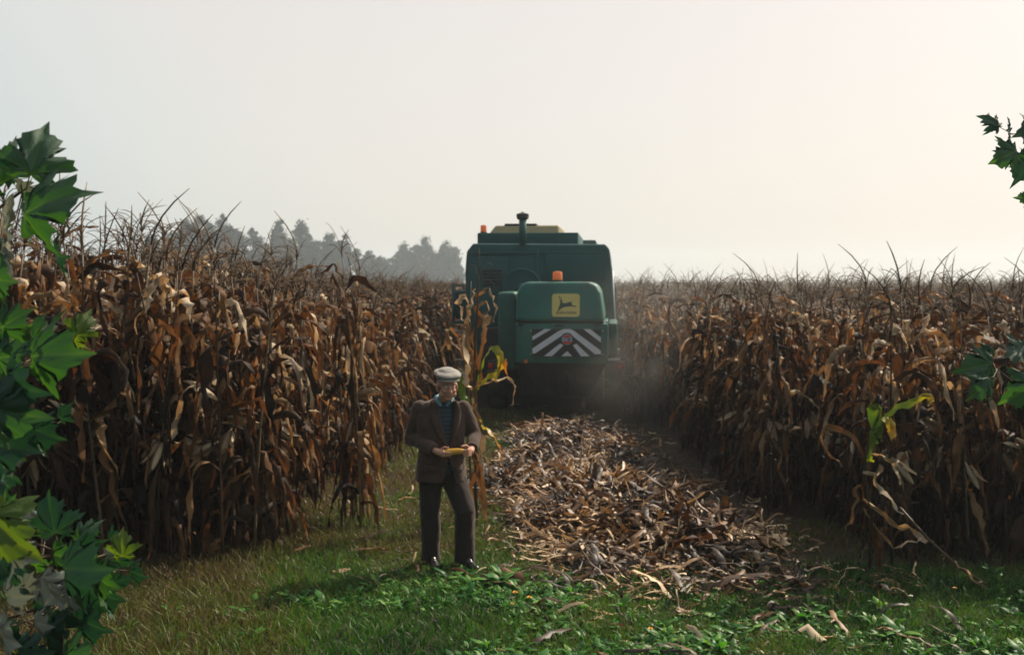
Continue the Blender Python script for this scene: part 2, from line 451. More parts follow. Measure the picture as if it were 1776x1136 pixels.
plants = []
xs_r = np.arange(-60, 60, 0.56)
for x0 in xs_r:
    y = 8.45 + rnd.uniform(0, 0.2)
    while y < 120:
        sp = 0.165 if y < 30 else (0.42 if y < 60 else 0.95)
        y += sp * rnd.uniform(0.7, 1.35)
        x = x0 + rnd.uniform(-0.12, 0.12)
        if abs(x) > 0.52 * y + 2.5: continue
        if y > 45 and rnd.random() < 0.4: continue
        if in_path(x, y): continue
        plants.append((x, y))
def depth_in(x, y):
    """how far inside the stand, seen from the camera side"""
    e = y - 8.8
    if x < 0: e2 = (-2.15 - x)
    else: e2 = (x - 2.62)
    return min(e, max(e2, 0))
def score(p):
    x, y = p
    vis = 1.0 if abs(x) < 0.49 * y + 0.2 else 0.0
    return -vis * (1.0 / y) * math.exp(-0.9 * depth_in(x, y))
plants.sort(key=score)
near, rest = plants[:288], plants[288:]

def zone(x, y):
    side = 'left' if x < 0 else 'right'
    d = depth_in(x, y)
    if side == 'left':
        spot = 'behind the maple leaves at the left edge' if x < -.385 * y else ('in the middle of the tall left face' if x < -.29 * y else 'at the corner beside the huddled plants')
    else:
        spot = 'by the right end of the chaff heap' if x < .31 * y else ('behind the broken green-topped plant' if x < .37 * y else 'at the dark right edge below the maple leaves')
    if y < 9.5: return f'dry front-rank corn plant {spot}', f'very front rank of the {side} stand, {spot}'
    if y < 10.7 and d > .5: return f'dry second-rank corn plant {spot}', f'second rank of the {side} stand, {spot}'
    if d < 0.95:
        k = ('just past the front corner' if y < 12 else 'level with the chaff heap') if y < 15 else ('short of the harvester' if y < 19 else ('level with the harvester' if y < 26 else 'beyond the harvester'))
        return f'dry corn plant on the {side} edge of the cut strip, {k}', f'{side} edge of the cut strip, {k}'
    return f'dry corn plant inside the {side} stand with mainly its top showing', f'inner plants of the {side} corn stand'

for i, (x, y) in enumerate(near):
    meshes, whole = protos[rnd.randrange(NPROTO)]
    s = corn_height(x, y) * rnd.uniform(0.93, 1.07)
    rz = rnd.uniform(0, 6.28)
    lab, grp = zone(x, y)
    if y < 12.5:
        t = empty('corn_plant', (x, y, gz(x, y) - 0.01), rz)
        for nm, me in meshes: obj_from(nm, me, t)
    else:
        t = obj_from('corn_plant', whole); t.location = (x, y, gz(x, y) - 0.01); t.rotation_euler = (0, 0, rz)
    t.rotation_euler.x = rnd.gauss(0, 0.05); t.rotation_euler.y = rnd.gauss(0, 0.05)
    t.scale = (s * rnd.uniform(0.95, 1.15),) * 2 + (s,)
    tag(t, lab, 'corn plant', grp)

def instance_stuff(name, pts, rots, scl, idx, meshes):
    """one object: points that carry copies of the given meshes"""
    cl = bpy.data.collections.new(name + '_kinds')
    for k, me in enumerate(meshes):
        ob = bpy.data.objects.new('kind_%02d' % k, me); cl.objects.link(ob)
    me = bpy.data.meshes.new(name)
    me.vertices.add(len(pts)); me.vertices.foreach_set('co', np.asarray(pts, dtype=np.float32).ravel())
    a = me.attributes.new('rot', 'FLOAT_VECTOR', 'POINT'); a.data.foreach_set('vector', np.asarray(rots, dtype=np.float32).ravel())
    a = me.attributes.new('scl', 'FLOAT_VECTOR', 'POINT'); a.data.foreach_set('vector', np.asarray(scl, dtype=np.float32).ravel())
    a = me.attributes.new('idx', 'INT', 'POINT'); a.data.foreach_set('value', np.asarray(idx, dtype=np.int32))
    o = bpy.data.objects.new(name, me); COL.objects.link(o)
    ng = bpy.data.node_groups.new(name, 'GeometryNodeTree')
    ng.interface.new_socket(name='Geometry', in_out='INPUT', socket_type='NodeSocketGeometry')
    ng.interface.new_socket(name='Geometry', in_out='OUTPUT', socket_type='NodeSocketGeometry')
    n, l = ng.nodes, ng.links
    gi, go = n.new('NodeGroupInput'), n.new('NodeGroupOutput')
    ci = n.new('GeometryNodeCollectionInfo'); ci.inputs['Collection'].default_value = cl
    ci.inputs['Separate Children'].default_value = True; ci.inputs['Reset Children'].default_value = True
    iop = n.new('GeometryNodeInstanceOnPoints'); iop.inputs['Pick Instance'].default_value = True
    def attr(nm, ty):
        q = n.new('GeometryNodeInputNamedAttribute'); q.data_type = ty; q.inputs['Name'].default_value = nm; return q.outputs[0]
    e2r = n.new('FunctionNodeEulerToRotation')
    l.new(attr('rot', 'FLOAT_VECTOR'), e2r.inputs[0])
    l.new(gi.outputs[0], iop.inputs['Points']); l.new(ci.outputs[0], iop.inputs['Instance'])
    l.new(attr('idx', 'INT'), iop.inputs['Instance Index']); l.new(e2r.outputs[0], iop.inputs['Rotation'])
    l.new(attr('scl', 'FLOAT_VECTOR'), iop.inputs['Scale']); l.new(iop.outputs[0], go.inputs[0])
    md = o.modifiers.new('spread', 'NODES'); md.node_group = ng
    return o

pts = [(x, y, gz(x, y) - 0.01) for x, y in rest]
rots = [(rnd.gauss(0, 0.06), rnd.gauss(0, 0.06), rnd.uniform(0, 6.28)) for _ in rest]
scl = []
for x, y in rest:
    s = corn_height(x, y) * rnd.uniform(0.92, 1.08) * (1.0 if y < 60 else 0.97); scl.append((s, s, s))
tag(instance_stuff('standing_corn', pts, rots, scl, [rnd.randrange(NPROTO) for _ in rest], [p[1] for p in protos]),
    'rest of the dry standing corn filling both sides of the field', None, None, 'stuff')

# ------------------------------------------------------------------ single corn plants that stand apart
def px_leaf(path, w, Y, tint, m, parent, yo=(0, 0), fold=0.5, label=None, face=(1, 0.25, 0)):
    """a leaf whose arch runs through the given points, in depth from Y+yo[0] to Y+yo[1]"""
    n = len(path); pts = []
    for i, (px, py) in enumerate(path):
        pts.append(P(px, py, Y + yo[0] + (yo[1] - yo[0]) * i / (n - 1)))
    # resample with a Catmull-Rom curve
    res = []
    for i in range(n - 1):
        p0, p1, p2, p3 = pts[max(i - 1, 0)], pts[i], pts[i + 1], pts[min(i + 2, n - 1)]
        for k in range(4):
            t = k / 4
            res.append(0.5 * ((2 * p1) + (-p0 + p2) * t + (2 * p0 - 5 * p1 + 4 * p2 - p3) * t * t + (-p0 + 3 * p1 - 3 * p2 + p3) * t ** 3))
    res.append(pts[-1]); N = len(res); w *= 1.0 if m is not M_yellowleaf else 1.45
    ws = [w * (0.45 + 0.55 * math.sin(min(1, (i / (N - 1)) * 2.2) * math.pi / 2)) * (1 if i < N * 0.72 else max(0.05, 1 - ((i / (N - 1)) - 0.72) / 0.29)) * rnd.uniform(0.88, 1.1) for i in range(N)]
    lr = random.Random(path[0][1] * 31 + path[-1][0])
    ws = [q * lr.uniform(.6, 1.2) if m is not M_yellowleaf else q * lr.uniform(.9, 1.1) for q in ws]
    ph_ = lr.uniform(0, 6)
    res = [q + Vector((noise.noise((i * .5, ph_, 1)), noise.noise((i * .5, ph_, 5)), noise.noise((i * .5, ph_, 9)))) * (.045 if m is not M_yellowleaf else .012) for i, q in enumerate(res)]
    V, F, UV = ribbon(res, ws, face, [(1.5 if m is not M_yellowleaf else .4) * noise.noise((i * .7, ph_, 3)) for i in range(N)], lambda t: fold + .5 * math.sin(t * 9 + ph_), 0.010)
    inv = parent.matrix_world.inverted() if parent else Matrix()
    bpy.context.view_layer.update()
    inv = parent.matrix_world.inverted()
    V = [inv @ v for v in V]
    if not isinstance(tint, tuple): tint = (tint + .04 if m is M_dry else tint - .1, min(1, tint + .30))
    T = [tint[0] + (tint[1] - tint[0]) * (i // 3) / (N - 1) for i in range(len(V))] if isinstance(tint, tuple) else tint
    o = mk('leaf', V, F, m, parent, tint=T, uv=UV)
    if label: o['label'] = label
    return o

# the plant behind the man
Y1 = 10.6
b0 = P(826, 906, Y1)
t = empty('corn_plant', (b0.x, b0.y, gz(b0.x, b0.y)))
bpy.context.view_layer.update()
tag(t, 'single tall corn plant standing behind the man with yellow and orange leaves', 'corn plant')
def px_tube(path, radii, Y, parent, name, m, tint=0.5, sides=6, yo=0.0):
    inv = parent.matrix_world.inverted()
    V, F, UV = tube([inv @ P(px, py, Y + yo * i) for i, (px, py) in enumerate(path)], radii, sides)
    return mk(name, V, F, m, parent, tint=tint, uv=UV)
px_tube([(827, 906), (824, 830), (828, 740), (822, 650), (826, 560), (830, 500), (831, 470)], [.017, .016, .015, .013, .011, .007, .004], Y1, t, 'stalk', M_stalk, 0.45)
px_tube([(820, 900), (815, 800), (812, 700), (814, 600), (816, 520), (817, 488)], [.014, .013, .012, .010, .007, .003], Y1 + 0.12, t, 'stalk', M_stalk, 0.6)
L_ = lambda *a, **k: px_leaf(*a, parent=t, **k)
px_leaf([(824, 680), (832, 640), (844, 612), (858, 604), (868, 618), (866, 642), (858, 662)], .055, Y1, (0.25, 0.62), M_yellowleaf, t, (0, -.25), .35, 'yellow-green leaf bent into a loop', face=(.3, 1, 0))
px_leaf([(826, 676), (840, 662), (856, 648), (868, 632), (876, 628), (878, 650)], .060, Y1 - .02, (0.35, 0.85), M_yellowleaf, t, (0, -.3), .3, 'bright yellow leaf', face=(.2, 1, .2))
px_leaf([(830, 668), (850, 660), (872, 656), (888, 662), (892, 680), (884, 706)], .04, Y1, .92, M_dry, t, (0, .2), .5, face=(0, 1, .3))
px_leaf([(826, 640), (822, 600), (828, 560), (832, 530), (846, 528), (844, 550), (836, 585)], .06, Y1, .55, M_dry, t, (0, .1), .45)
px_leaf([(820, 660), (818, 620), (812, 590), (808, 560), (812, 540), (820, 520), (826, 500)], .075, Y1 - .05, .66, M_dry, t, (0, -.1), .3)
px_leaf([(822, 720), (820, 680), (812, 655), (808, 620), (806, 590), (808, 560)], .085, Y1 + .05, .88, M_husk, t, (0, -.05), .3)
px_leaf([(828, 520), (838, 500), (850, 505), (858, 530), (856, 560)], .04, Y1, .58, M_dry, t, (0, -.1), .4)
px_leaf([(816, 560), (806, 520), (800, 516), (798, 530), (802, 552)], .05, Y1 + .1, .7, M_dry, t, (0, -.1), .4)
px_leaf([(820, 640), (806, 610), (792, 578), (780, 572), (784, 600), (794, 640)], .065, Y1 + .1, .56, M_dry, t, (0, -.1), .4)
px_leaf([(818, 650), (790, 600), (775, 590), (770, 620), (778, 655)], .05, Y1 + .1, .6, M_dry, t, (0, .25), .5)
px_leaf([(822, 690), (832, 640), (838, 590), (842, 560), (838, 545), (832, 560)], .07, Y1 - .06, .5, M_dry, t, (0, .1), .3)
px_leaf([(826, 700), (828, 740), (836, 770), (838, 800), (840, 830)], .065, Y1 - .1, .58, M_dry, t, (0, -.1), .3)
px_leaf([(828, 720), (836, 736), (852, 748), (864, 772), (870, 800)], .05, Y1 - .05, (.4, .95), M_yellowleaf, t, (0, -.2), .35, face=(.4, 1, 0))
px_leaf([(824, 700), (834, 740), (828, 790), (838, 850), (832, 895)], .05, Y1 - .1, .5, M_dry, t, (0, -.1), .35)
px_leaf([(820, 760), (826, 800), (834, 850), (840, 880), (846, 905)], .06, Y1 - .1, .45, M_dry, t, (0, -.1), .35)
px_leaf([(820, 770), (822, 830), (818, 870), (820, 905)], .07, Y1 - .15, .4, M_dry, t, (0, .1), .35)
px_leaf([(830, 790), (846, 800), (852, 820), (868, 832)], .045, Y1 - .1, .6, M_dry, t, (0, -.2), .35)
px_leaf([(816, 700), (806, 690), (798, 668), (794, 650), (800, 640)], .07, Y1, (.12, .3), M_yellowleaf, t, (0, .1), .2)
px_tube([(831, 480), (832, 455), (831, 430)], [.006, .006, .003], Y1, t, 'tassel', M_tassel, .7, 4)
px_tube([(832, 490), (838, 466), (848, 455), (854, 460)], [.004, .004, .004, .002], Y1, t, 'tassel', M_tassel, .8, 4)
px_tube([(830, 488), (824, 462), (815, 458), (810, 470)], [.004, .004, .003, .002], Y1, t, 'tassel', M_tassel, .8, 4)
px_tube([(834, 490), (846, 484), (856, 492), (860, 505)], [.004, .004, .003, .002], Y1, t, 'tassel', M_tassel, .6, 4)

# the bent plant in front of the right stand, still partly green
Y2 = 8.45
b0 = P(1515, 940, Y2)
t = empty('corn_plant', (b0.x, b0.y, gz(b0.x, b0.y)))
bpy.context.view_layer.update()
tag(t, 'broken corn plant with a green top in front of the dark right stand', 'corn plant')
px_tube([(1508, 985), (1512, 900), (1500, 820), (1508, 760), (1526, 715), (1530, 700)], [.014, .013, .012, .011, .009, .005], Y2, t, 'stalk', M_stalk, .3)
px_leaf([(1528, 730), (1550, 712), (1580, 698), (1605, 684), (1616, 694), (1610, 704)], .042, Y2, (.15, .75), M_yellowleaf, t, (0, -.2), .35, 'long yellow-green leaf', face=(0, 1, .4))
px_leaf([(1524, 760), (1518, 730), (1516, 708), (1522, 700), (1526, 715)], .08, Y2, .05, M_yellowleaf, t, (0, -.05), .2, 'green leaf')
px_leaf([(1532, 722), (1540, 730), (1550, 742), (1546, 765)], .06, Y2 - .03, (.5, .8), M_yellowleaf, t, (0, -.1), .3)
px_leaf([(1520, 770), (1510, 745), (1508, 790), (1516, 800)], .06, Y2, .2, M_yellowleaf, t, (0, -.1), .3)
px_leaf([(1506, 780), (1530, 790), (1550, 800), (1562, 822), (1560, 845)], .05, Y2, .8, M_dry, t, (0, -.15), .5, face=(.3, 1, 0))
px_leaf([(1496, 820), (1515, 832), (1535, 858), (1570, 892)], .05, Y2, .82, M_dry, t, (0, -.2), .5, face=(.5, 1, 0))
px_leaf([(1500, 860), (1530, 890), (1570, 915), (1600, 935), (1618, 942)], .07, Y2, .75, M_dry, t, (0, -.1), .4, face=(.3, 1, .3))
px_leaf([(1500, 880), (1545, 945), (1580, 938), (1605, 932)], .035, Y2, .8, M_dry, t, (0, -.1), .4, face=(.3, 1, .3))
px_leaf([(1498, 800), (1480, 760), (1440, 740), (1430, 770), (1460, 810)], .05, Y2, .4, M_dry, t, (0, .2), .5)
px_leaf([(1502, 870), (1486, 840), (1478, 880), (1470, 925)], .055, Y2, .45, M_dry, t, (0, -.1), .4)
px_leaf([(1505, 900), (1520, 930), (1524, 965), (1528, 1000)], .05, Y2, .3, M_dry, t, (0, .1), .4)
# bent-over stalk lying out to the grass
s0, s1 = P(1600, 930, 8.35), G(1730, 1025)
t = empty('fallen_corn_stalk', (s1.x, s1.y, gz(s1.x, s1.y)))
bpy.context.view_layer.update()
tag(t, 'thin broken corn stalk slanting down to the grass on the right', 'corn stalk')
px_tube([(1560, 880), (1610, 935), (1665, 985), (1735, 1028)], [.012, .011, .010, .008], 8.3, t, 'stalk', M_stalk, .5, yo=-.05)
px_leaf([(1660, 975), (1680, 995), (1700, 1012), (1708, 1020)], .03, 8.15, .95, M_dry, t, (0, -.05), .4, face=(0, 1, .2))

# the tied-looking clump of stalks that stands out from the left stand
for k, (px, py, hh, lean) in enumerate(((612, 908, 1.12, .03), (626, 915, 1.20, -.02), (600, 900, 1.06, .05))):
    g = G(px, py)
    meshes, whole = protos[(k * 5 + 2) % NPROTO]
    t = empty('corn_plant', (g.x, g.y, gz(g.x, g.y) - .01), k * 2.1)
    for nm, me in meshes: obj_from(nm, me, t)
    t.scale = (.85, .85, hh); t.rotation_euler.x = lean
    lab = ('middle one of three dry corn plants huddled apart at the left stand corner', 'rightmost of three dry corn plants huddled apart at the left stand corner', 'leftmost of three dry corn plants huddled apart at the left stand corner')[k]
    tag(t, lab, 'corn plant', 'three corn plants apart from the left stand')
    # limp leaves hanging to the ground
    rng = random.Random(50 + k)
    for q in range(12):
        z = rng.uniform(0.5, 1.7); a = rng.uniform(0, 6.28)
        V, F, UV, T = corn_leaf(rng, (0, 0, z), a, rng.uniform(.5, .85), rng.uniform(.05, .08), R(rng.uniform(-10, 50)), 3.2, leaf_tint(rng))
        mk('leaf', V, F, M_dry, t, tint=T, uv=UV)

# ------------------------------------------------------------------ litter on the cut strip
lit_protos = []
for k in range(36):
    rng = random.Random(300 + k)
    L = rng.choice([rng.uniform(0.08, 0.2), rng.uniform(.2, .45), rng.uniform(.4, .75)]); W = rng.choice([rng.uniform(.008, .02), rng.uniform(0.02, 0.05), rng.uniform(.04, .085)]); n_ = 10
    p = Vector((-L / 2, 0, 0.01)); pit = rng.uniform(-.2, .6); az = rng.uniform(-.3, .3); pts = [p.copy()]
    for i in range(n_):
        p = p + Vector((math.cos(az) * math.cos(pit), math.sin(az) * math.cos(pit), math.sin(pit))) * L / n_
        pit = max(-.9, min(.9, pit * .75 + rng.uniform(-.42, .42))); az += rng.uniform(-.25, .25)
        pts.append(p.copy())
    zmin = min(q.z for q in pts); pts = [q - Vector((0, 0, zmin)) for q in pts]
    bl = rng.uniform(.35, .9)
    ws = [W * (bl + (1 - bl) * math.sin(math.pi * min(1, .12 + i / n_ * .95))) * rng.uniform(.7, 1.2) for i in range(n_ + 1)]
    V, F, UV = ribbon(pts, ws, (0, 1, 0), [rng.uniform(-.6, .6)] + [rng.uniform(-.22, .22) for _ in pts[1:]], rng.uniform(.1, .7), .006, rng)
    lit_protos.append((np.array([tuple(v) for v in V]), np.array(F), np.array(UV), rng.choice([.05, .14, .24, .34, .48, .6, .74, .97])))

def lit_density(x, y):
    """share of ground under the chaff"""
    def e(cx, cy, rx, ry): return math.exp(-((x - cx) / rx) ** 2 - ((y - cy) / ry) ** 2)
    return min(1.3, 1.2 * e(.98, 10.2, .72, 1.2) + .65 * e(1.65, 9.7, .55, .6) + 0.62 * e(.8, 14.3, .85, 2.6) + .7 * e(0.05, 12.6, .45, .7) + .12 * e(1.9, 12, .7, 1.6) + .25 * e(1.7, 8.4, 1.3, .55))
cand = []
while len(cand) < 8500:
    x, y = rnd.uniform(-1.2, 3.2), rnd.uniform(7.2, 21)
    if rnd.random() < lit_density(x, y) / 1.3: cand.append((x, y))
# sparse pieces on the grass in front
for _ in range(150):
    cand.append((rnd.uniform(-.2, 3.0), rnd.uniform(6.6, 8.6)))
for _ in range(110):
    x, y = rnd.uniform(-3.0, -.3), rnd.uniform(8.6, 14); cand.append((x, y))
cand.sort(key=lambda p: p[1])
step = max(1, int(4200 / 270))
single_idx = set(range(0, 270 * step, step))
MV, MF, MU, MT = [], [], [], []; off = 0
lit_mesh = {}
for i, (x, y) in enumerate(cand):
    k = rnd.randrange(len(lit_protos)); V, F, UV, T = lit_protos[k]
    d = lit_density(x, y)
    z = gz(x, y) + rnd.random() ** 1.3 * 0.17 * min(1, d)
    tl = (0.50 if y < 12.5 else .3) if d > .4 else .12
    rot = Matrix.Rotation(rnd.uniform(0, 6.28), 4, 'Z') @ Matrix.Rotation(rnd.gauss(0, tl), 4, 'Y') @ Matrix.Rotation(rnd.gauss(0, tl), 4, 'X')
    s = rnd.uniform(.6, 1.15) * (1.0 if d > .2 else .7)
    if i in single_idx:
        if k not in lit_mesh: lit_mesh[k] = mk('dry_leaf_piece', V, F, M_litter, tint=T, uv=UV, link=False)
        o = obj_from('dry_leaf_piece', lit_mesh[k]); s *= 1.2
        o.matrix_world = Matrix.Translation((x, y, z + .03)) @ rot @ Matrix.Scale(s, 4)
        if y < 8.7 and d < .35: tag(o, 'dry pale leaf scrap lying loose on the green grass', 'dry leaf', 'leaf scraps scattered on the grass')
        elif x < -.3: tag(o, 'dry leaf scrap lying on the grassy path behind the man', 'dry leaf', 'leaf scraps on the grassy path')
        elif y < 12.2: tag(o, 'dry corn leaf piece lying in the near chaff heap', 'dry leaf', 'pieces of the near chaff heap')
        else: tag(o, 'dry corn leaf piece in the far chaff behind the harvester', 'dry leaf', 'pieces of the far chaff')
    else:
        M3 = np.array(rot.to_3x3()) * s
        MV.append(V @ M3.T + np.array((x, y, z))); MF.append(F + off); MU.append(UV); off += len(V)
        MT.append(np.full(len(V), min(1, max(0, T + rnd.uniform(-.15, .15) + .95 * noise.noise((x * 1.5, y * 1.1, 4)) - (.14 if y > 12.8 else 0)))))
tag(mk('corn_chaff', np.vstack(MV), np.vstack(MF), M_litter, tint=np.concatenate(MT), uv=np.vstack(MU)),
    'shredded corn leaves and husks covering the harvested strip', None, None, 'stuff')

# cut stubble ends and broken stalks sticking out of the chaff
for i in range(90):
    x, y = rnd.uniform(.0, 2.6), rnd.uniform(9.4, 16)
    if lit_density(x, y) < .35: continue
    L = rnd.uniform(.14, .42); a = rnd.uniform(0, 6.28); pit = R(rnd.uniform(15, 80))
    d = Vector((math.cos(a) * math.cos(pit), math.sin(a) * math.cos(pit), math.sin(pit)))
    pts = [d * (L * q) + Vector((0, 0, -.03)) for q in (0, .33, .66, 1)]
    V, F, UV = tube(pts, [.011, .013, .010, .011], 7)
    o = mk('broken_stalk', V, F, M_stalk, tint=rnd.uniform(.4, 1), uv=UV); o.location = (x, y, gz(x, y) + .02)
    tag(o, 'short broken corn stalk sticking out of the chaff', 'corn stalk', 'broken stalks in the chaff')

def ground_leaf(path, w, tint, label, name='dry_corn_leaf', m=M_dry, lift=.03, cat='dry leaf'):
    g = [G(px, py) for px, py in path]
    c = g[len(g) // 2]
    pts = [(p.x - c.x, p.y - c.y, gz(p.x, p.y) + lift + .03 * math.sin(i * 1.9)) for i, p in enumerate(g)]
    ws = [w * (0.3 + .7 * math.sin(math.pi * (i + .5) / (len(g) + .5))) for i in range(len(g))]
    V, F, UV = ribbon(pts, ws, (0, 1, .35), [rnd.uniform(-.3, .3) for _ in g], .45, .006)
    o = mk(name, V, F, m, tint=tint, uv=UV); o.location = (c.x, c.y, 0)
    tag(o, label, cat); return o
ground_leaf([(780, 998), (795, 1002), (812, 1006), (830, 1008), (845, 1007), (856, 1010)], .075, .5, 'brown curled corn leaf lying in front of the man shoes', lift=.05)
ground_leaf([(895, 944), (912, 948), (928, 954), (944, 957)], .07, .55, 'orange corn leaf lying on grass left of the chaff heap', lift=.05)
ground_leaf([(1040, 990), (1070, 984), (1100, 976), (1125, 968), (1145, 975)], .12, .86, 'long pale corn leaf at the front foot of the chaff heap', lift=.06)
ground_leaf([(1172, 990), (1182, 978), (1192, 970), (1202, 962)], .10, .8, 'upright tan leaf at the right front of the chaff heap', lift=.10)
ground_leaf([(1190, 1100), (1200, 1110), (1215, 1118), (1236, 1124)], .05, .8, 'yellowish leaf lying low in the foreground grass', m=M_husk, lift=.07)
ground_leaf([(1385, 1106), (1400, 1104), (1415, 1110), (1428, 1120)], .07, .9, 'pale curled husk in the foreground grass on the right', m=M_husk, lift=.06)
ground_leaf([(1190, 1040), (1200, 1036), (1212, 1040), (1220, 1050)], .04, .9, 'small pale curl of husk on the grass near centre', m=M_husk, lift=.06)
ground_leaf([(1285, 960), (1300, 975), (1315, 990), (1330, 1005)], .10, .9, 'bright tan husk hanging over the right end of the chaff heap', m=M_husk, lift=.08)

# ------------------------------------------------------------------ grass
def blades(N, xr, yr, hfun, tfun, keep, wid=.006, seed=1):
    rs = np.random.RandomState(seed)
    X = rs.uniform(*xr, N); Yv = rs.uniform(*yr, N)
    k = np.array([keep(x, y) > r for x, y, r in zip(X, Yv, rs.rand(N))]); X, Yv = X[k], Yv[k]; N = len(X)
    Z = np.array([gz(x, y) for x, y in zip(X, Yv)]) - .005
    H = np.array([hfun(x, y) for x, y in zip(X, Yv)]) * rs.uniform(.5, 1.3, N)
    T = np.clip(np.array([tfun(x, y) for x, y in zip(X, Yv)]) + rs.normal(0, .13, N), 0, 1)
    a = rs.uniform(0, 2 * np.pi, N); b = rs.uniform(0, 2 * np.pi, N)
    ln = rs.uniform(.15, 1.0, N) * H
    W = wid * rs.uniform(.6, 1.4, N)
    dx, dy = np.cos(a), np.sin(a); sx_, sy_ = np.cos(b) * W, np.sin(b) * W
    base = np.stack([X, Yv, Z], 1)
    def P_(f, w):
        c = base + np.stack([dx * ln * f * f, dy * ln * f * f, H * (f - .25 * f * f * (ln / np.maximum(H, 1e-3)))], 1)
        s = np.stack([sx_ * w, sy_ * w, 0 * X], 1)
        return c - s, c + s
    rows = []
    for f, w in ((0, 1), (.45, .9), (.8, .55), (1, .08)):
        q0, q1 = P_(f, w); rows += [q0, q1]
    V = np.stack(rows, 1).reshape(-1, 3)
    i0 = (np.arange(N) * 8)[:, None]
    F = np.concatenate([i0 + np.array([[0, 1, 3, 2]]), i0 + np.array([[2, 3, 5, 4]]), i0 + np.array([[4, 5, 7, 6]])], 0)
    return V, F, np.repeat(T, 8)

def dryness(x, y):
    n1 = 1.5 * noise.noise((x * .9, y * .9, 3)); n2 = noise.noise((x * 3, y * 3, 9))
    left = 1 / (1 + math.exp((x + 1.9) * 3.0))
    back = 1 / (1 + math.exp(-(y - 9.2) * 2.2))
    return min(.80, max(.05, .24 + .55 * left + .38 * back + .28 * n1 + .16 * n2))
def gkeep(x, y):
    if abs(x) > .5 * y + 1.2: return 0
    d = lit_density(x, y)
    if y > 9.6 and x > .0: return max(0, .35 - d)
    if y > 8.9 and (x < -2.5 or x > 2.3): return .1
    return max(.15, 1 - d * .9) * (1 if y < 10 else .75)
V, F, T = blades(150000, (-5.2, 5.4), (4.6, 10.5), lambda x, y: (.55 + .45 * min(1, abs(math.hypot(x + .5, y - 8.8)) / .9)) * (.055 + .05 * max(0, noise.noise((x * 1.3, y * 1.3, 7)) + .3) + .05 / (1 + math.exp((x + 1.9) * 3))), dryness, gkeep, .0042, 3)
V2, F2, T2 = blades(26000, (-3.0, .6), (10.4, 20), lambda x, y: .08, dryness, lambda x, y: .0 if lit_density(x, y) > .5 else 1, .006, 4)
V3, F3, T3 = blades(2600, (-4.6, 4.6), (6.0, 9.4), lambda x, y: .20, lambda x, y: .80, lambda x, y: .12 + .88 / (1 + math.exp((x + 1.5) * 3)), .003, 6)
o1, o2 = len(V), len(V) + len(V2)
tag(mk('grass', np.vstack([V, V2, V3]), np.vstack([F, F2 + o1, F3 + o2]), M_grass, tint=np.concatenate([T, T2, T3])),
    'mown green grass with dry brown patches across the foreground', None, None, 'stuff')

# broad-leaved weeds in the grass
def weed_leaf(rng, L, W, phi, up):
    p = Vector((0, 0, 0)); pts = [p.copy()]; pit = up
    for i in range(5):
        p = p + Vector((math.cos(phi) * math.cos(pit), math.sin(phi) * math.cos(pit), math.sin(pit))) * L / 5
        pit -= rng.uniform(.1, .45); pts.append(p.copy())
    ws = [W * w for w in (.2, .55, .8, 1.0, .8, .08)]
    return ribbon(pts, ws, (-math.sin(phi), math.cos(phi), 0), None, .3, .003, rng)
def rosette(rng, n_, L):
    parts = []
    for k in range(n_):
        v, f, u = weed_leaf(rng, L * rng.uniform(.6, 1.1), L * rng.uniform(.18, .38), rng.uniform(0, 6.28), R(rng.uniform(20, 75)))
        parts.append((v, f, u, rng.uniform(.25, .95)))
    return join(parts)
wp = [rosette(random.Random(700 + k), 6 + k % 4, rnd.uniform(.06, .12)) for k in range(10)]
wp = [(np.array([tuple(v) for v in a]), np.array(b_), np.array(c), np.array(d)) for a, b_, c, d in wp]
MV, MF, MU, MT = [], [], [], []; off = 0
def weed_d(x, y):
    n1 = noise.noise((x * .8 + 4, y * .8, 1)) + .5 * noise.noise((x * 2.5, y * 2.5, 2))
    c = math.exp(-((x - .3) / 1.6) ** 2) if x < 2.2 else 0
    r_ = 1 / (1 + math.exp(-(x - 2.6) * 4))
    return max(0, max(c, .8 * r_) * (.55 + 2.1 * n1)) * (1 / (1 + math.exp((y - 8.35) * 6)))
cnt = 0
while cnt < 1700:
    x, y = rnd.uniform(-3, 5), rnd.uniform(5.0, 9.2)
    if rnd.random() > weed_d(x, y): continue
    V, F, UV, T = rnd.choice(wp); s = rnd.uniform(.6, 1.35) * (1 + 1.0 * max(0, noise.noise((x * 1.5, y * 1.5, 8)))); a = rnd.uniform(0, 6.28)
    M3 = np.array(Matrix.Rotation(a, 3, 'Z')) * s
    MV.append(V @ M3.T + np.array((x, y, gz(x, y)))); MF.append(F + off); MU.append(UV); MT.append(np.clip(T + rnd.uniform(-.2, .1), 0, 1)); off += len(V); cnt += 1
tag(mk('weeds', np.vstack(MV), np.vstack(MF), M_weed, tint=np.concatenate(MT), uv=np.vstack(MU)),
    'low broad-leaved weeds mixed into the foreground grass', None, None, 'stuff')

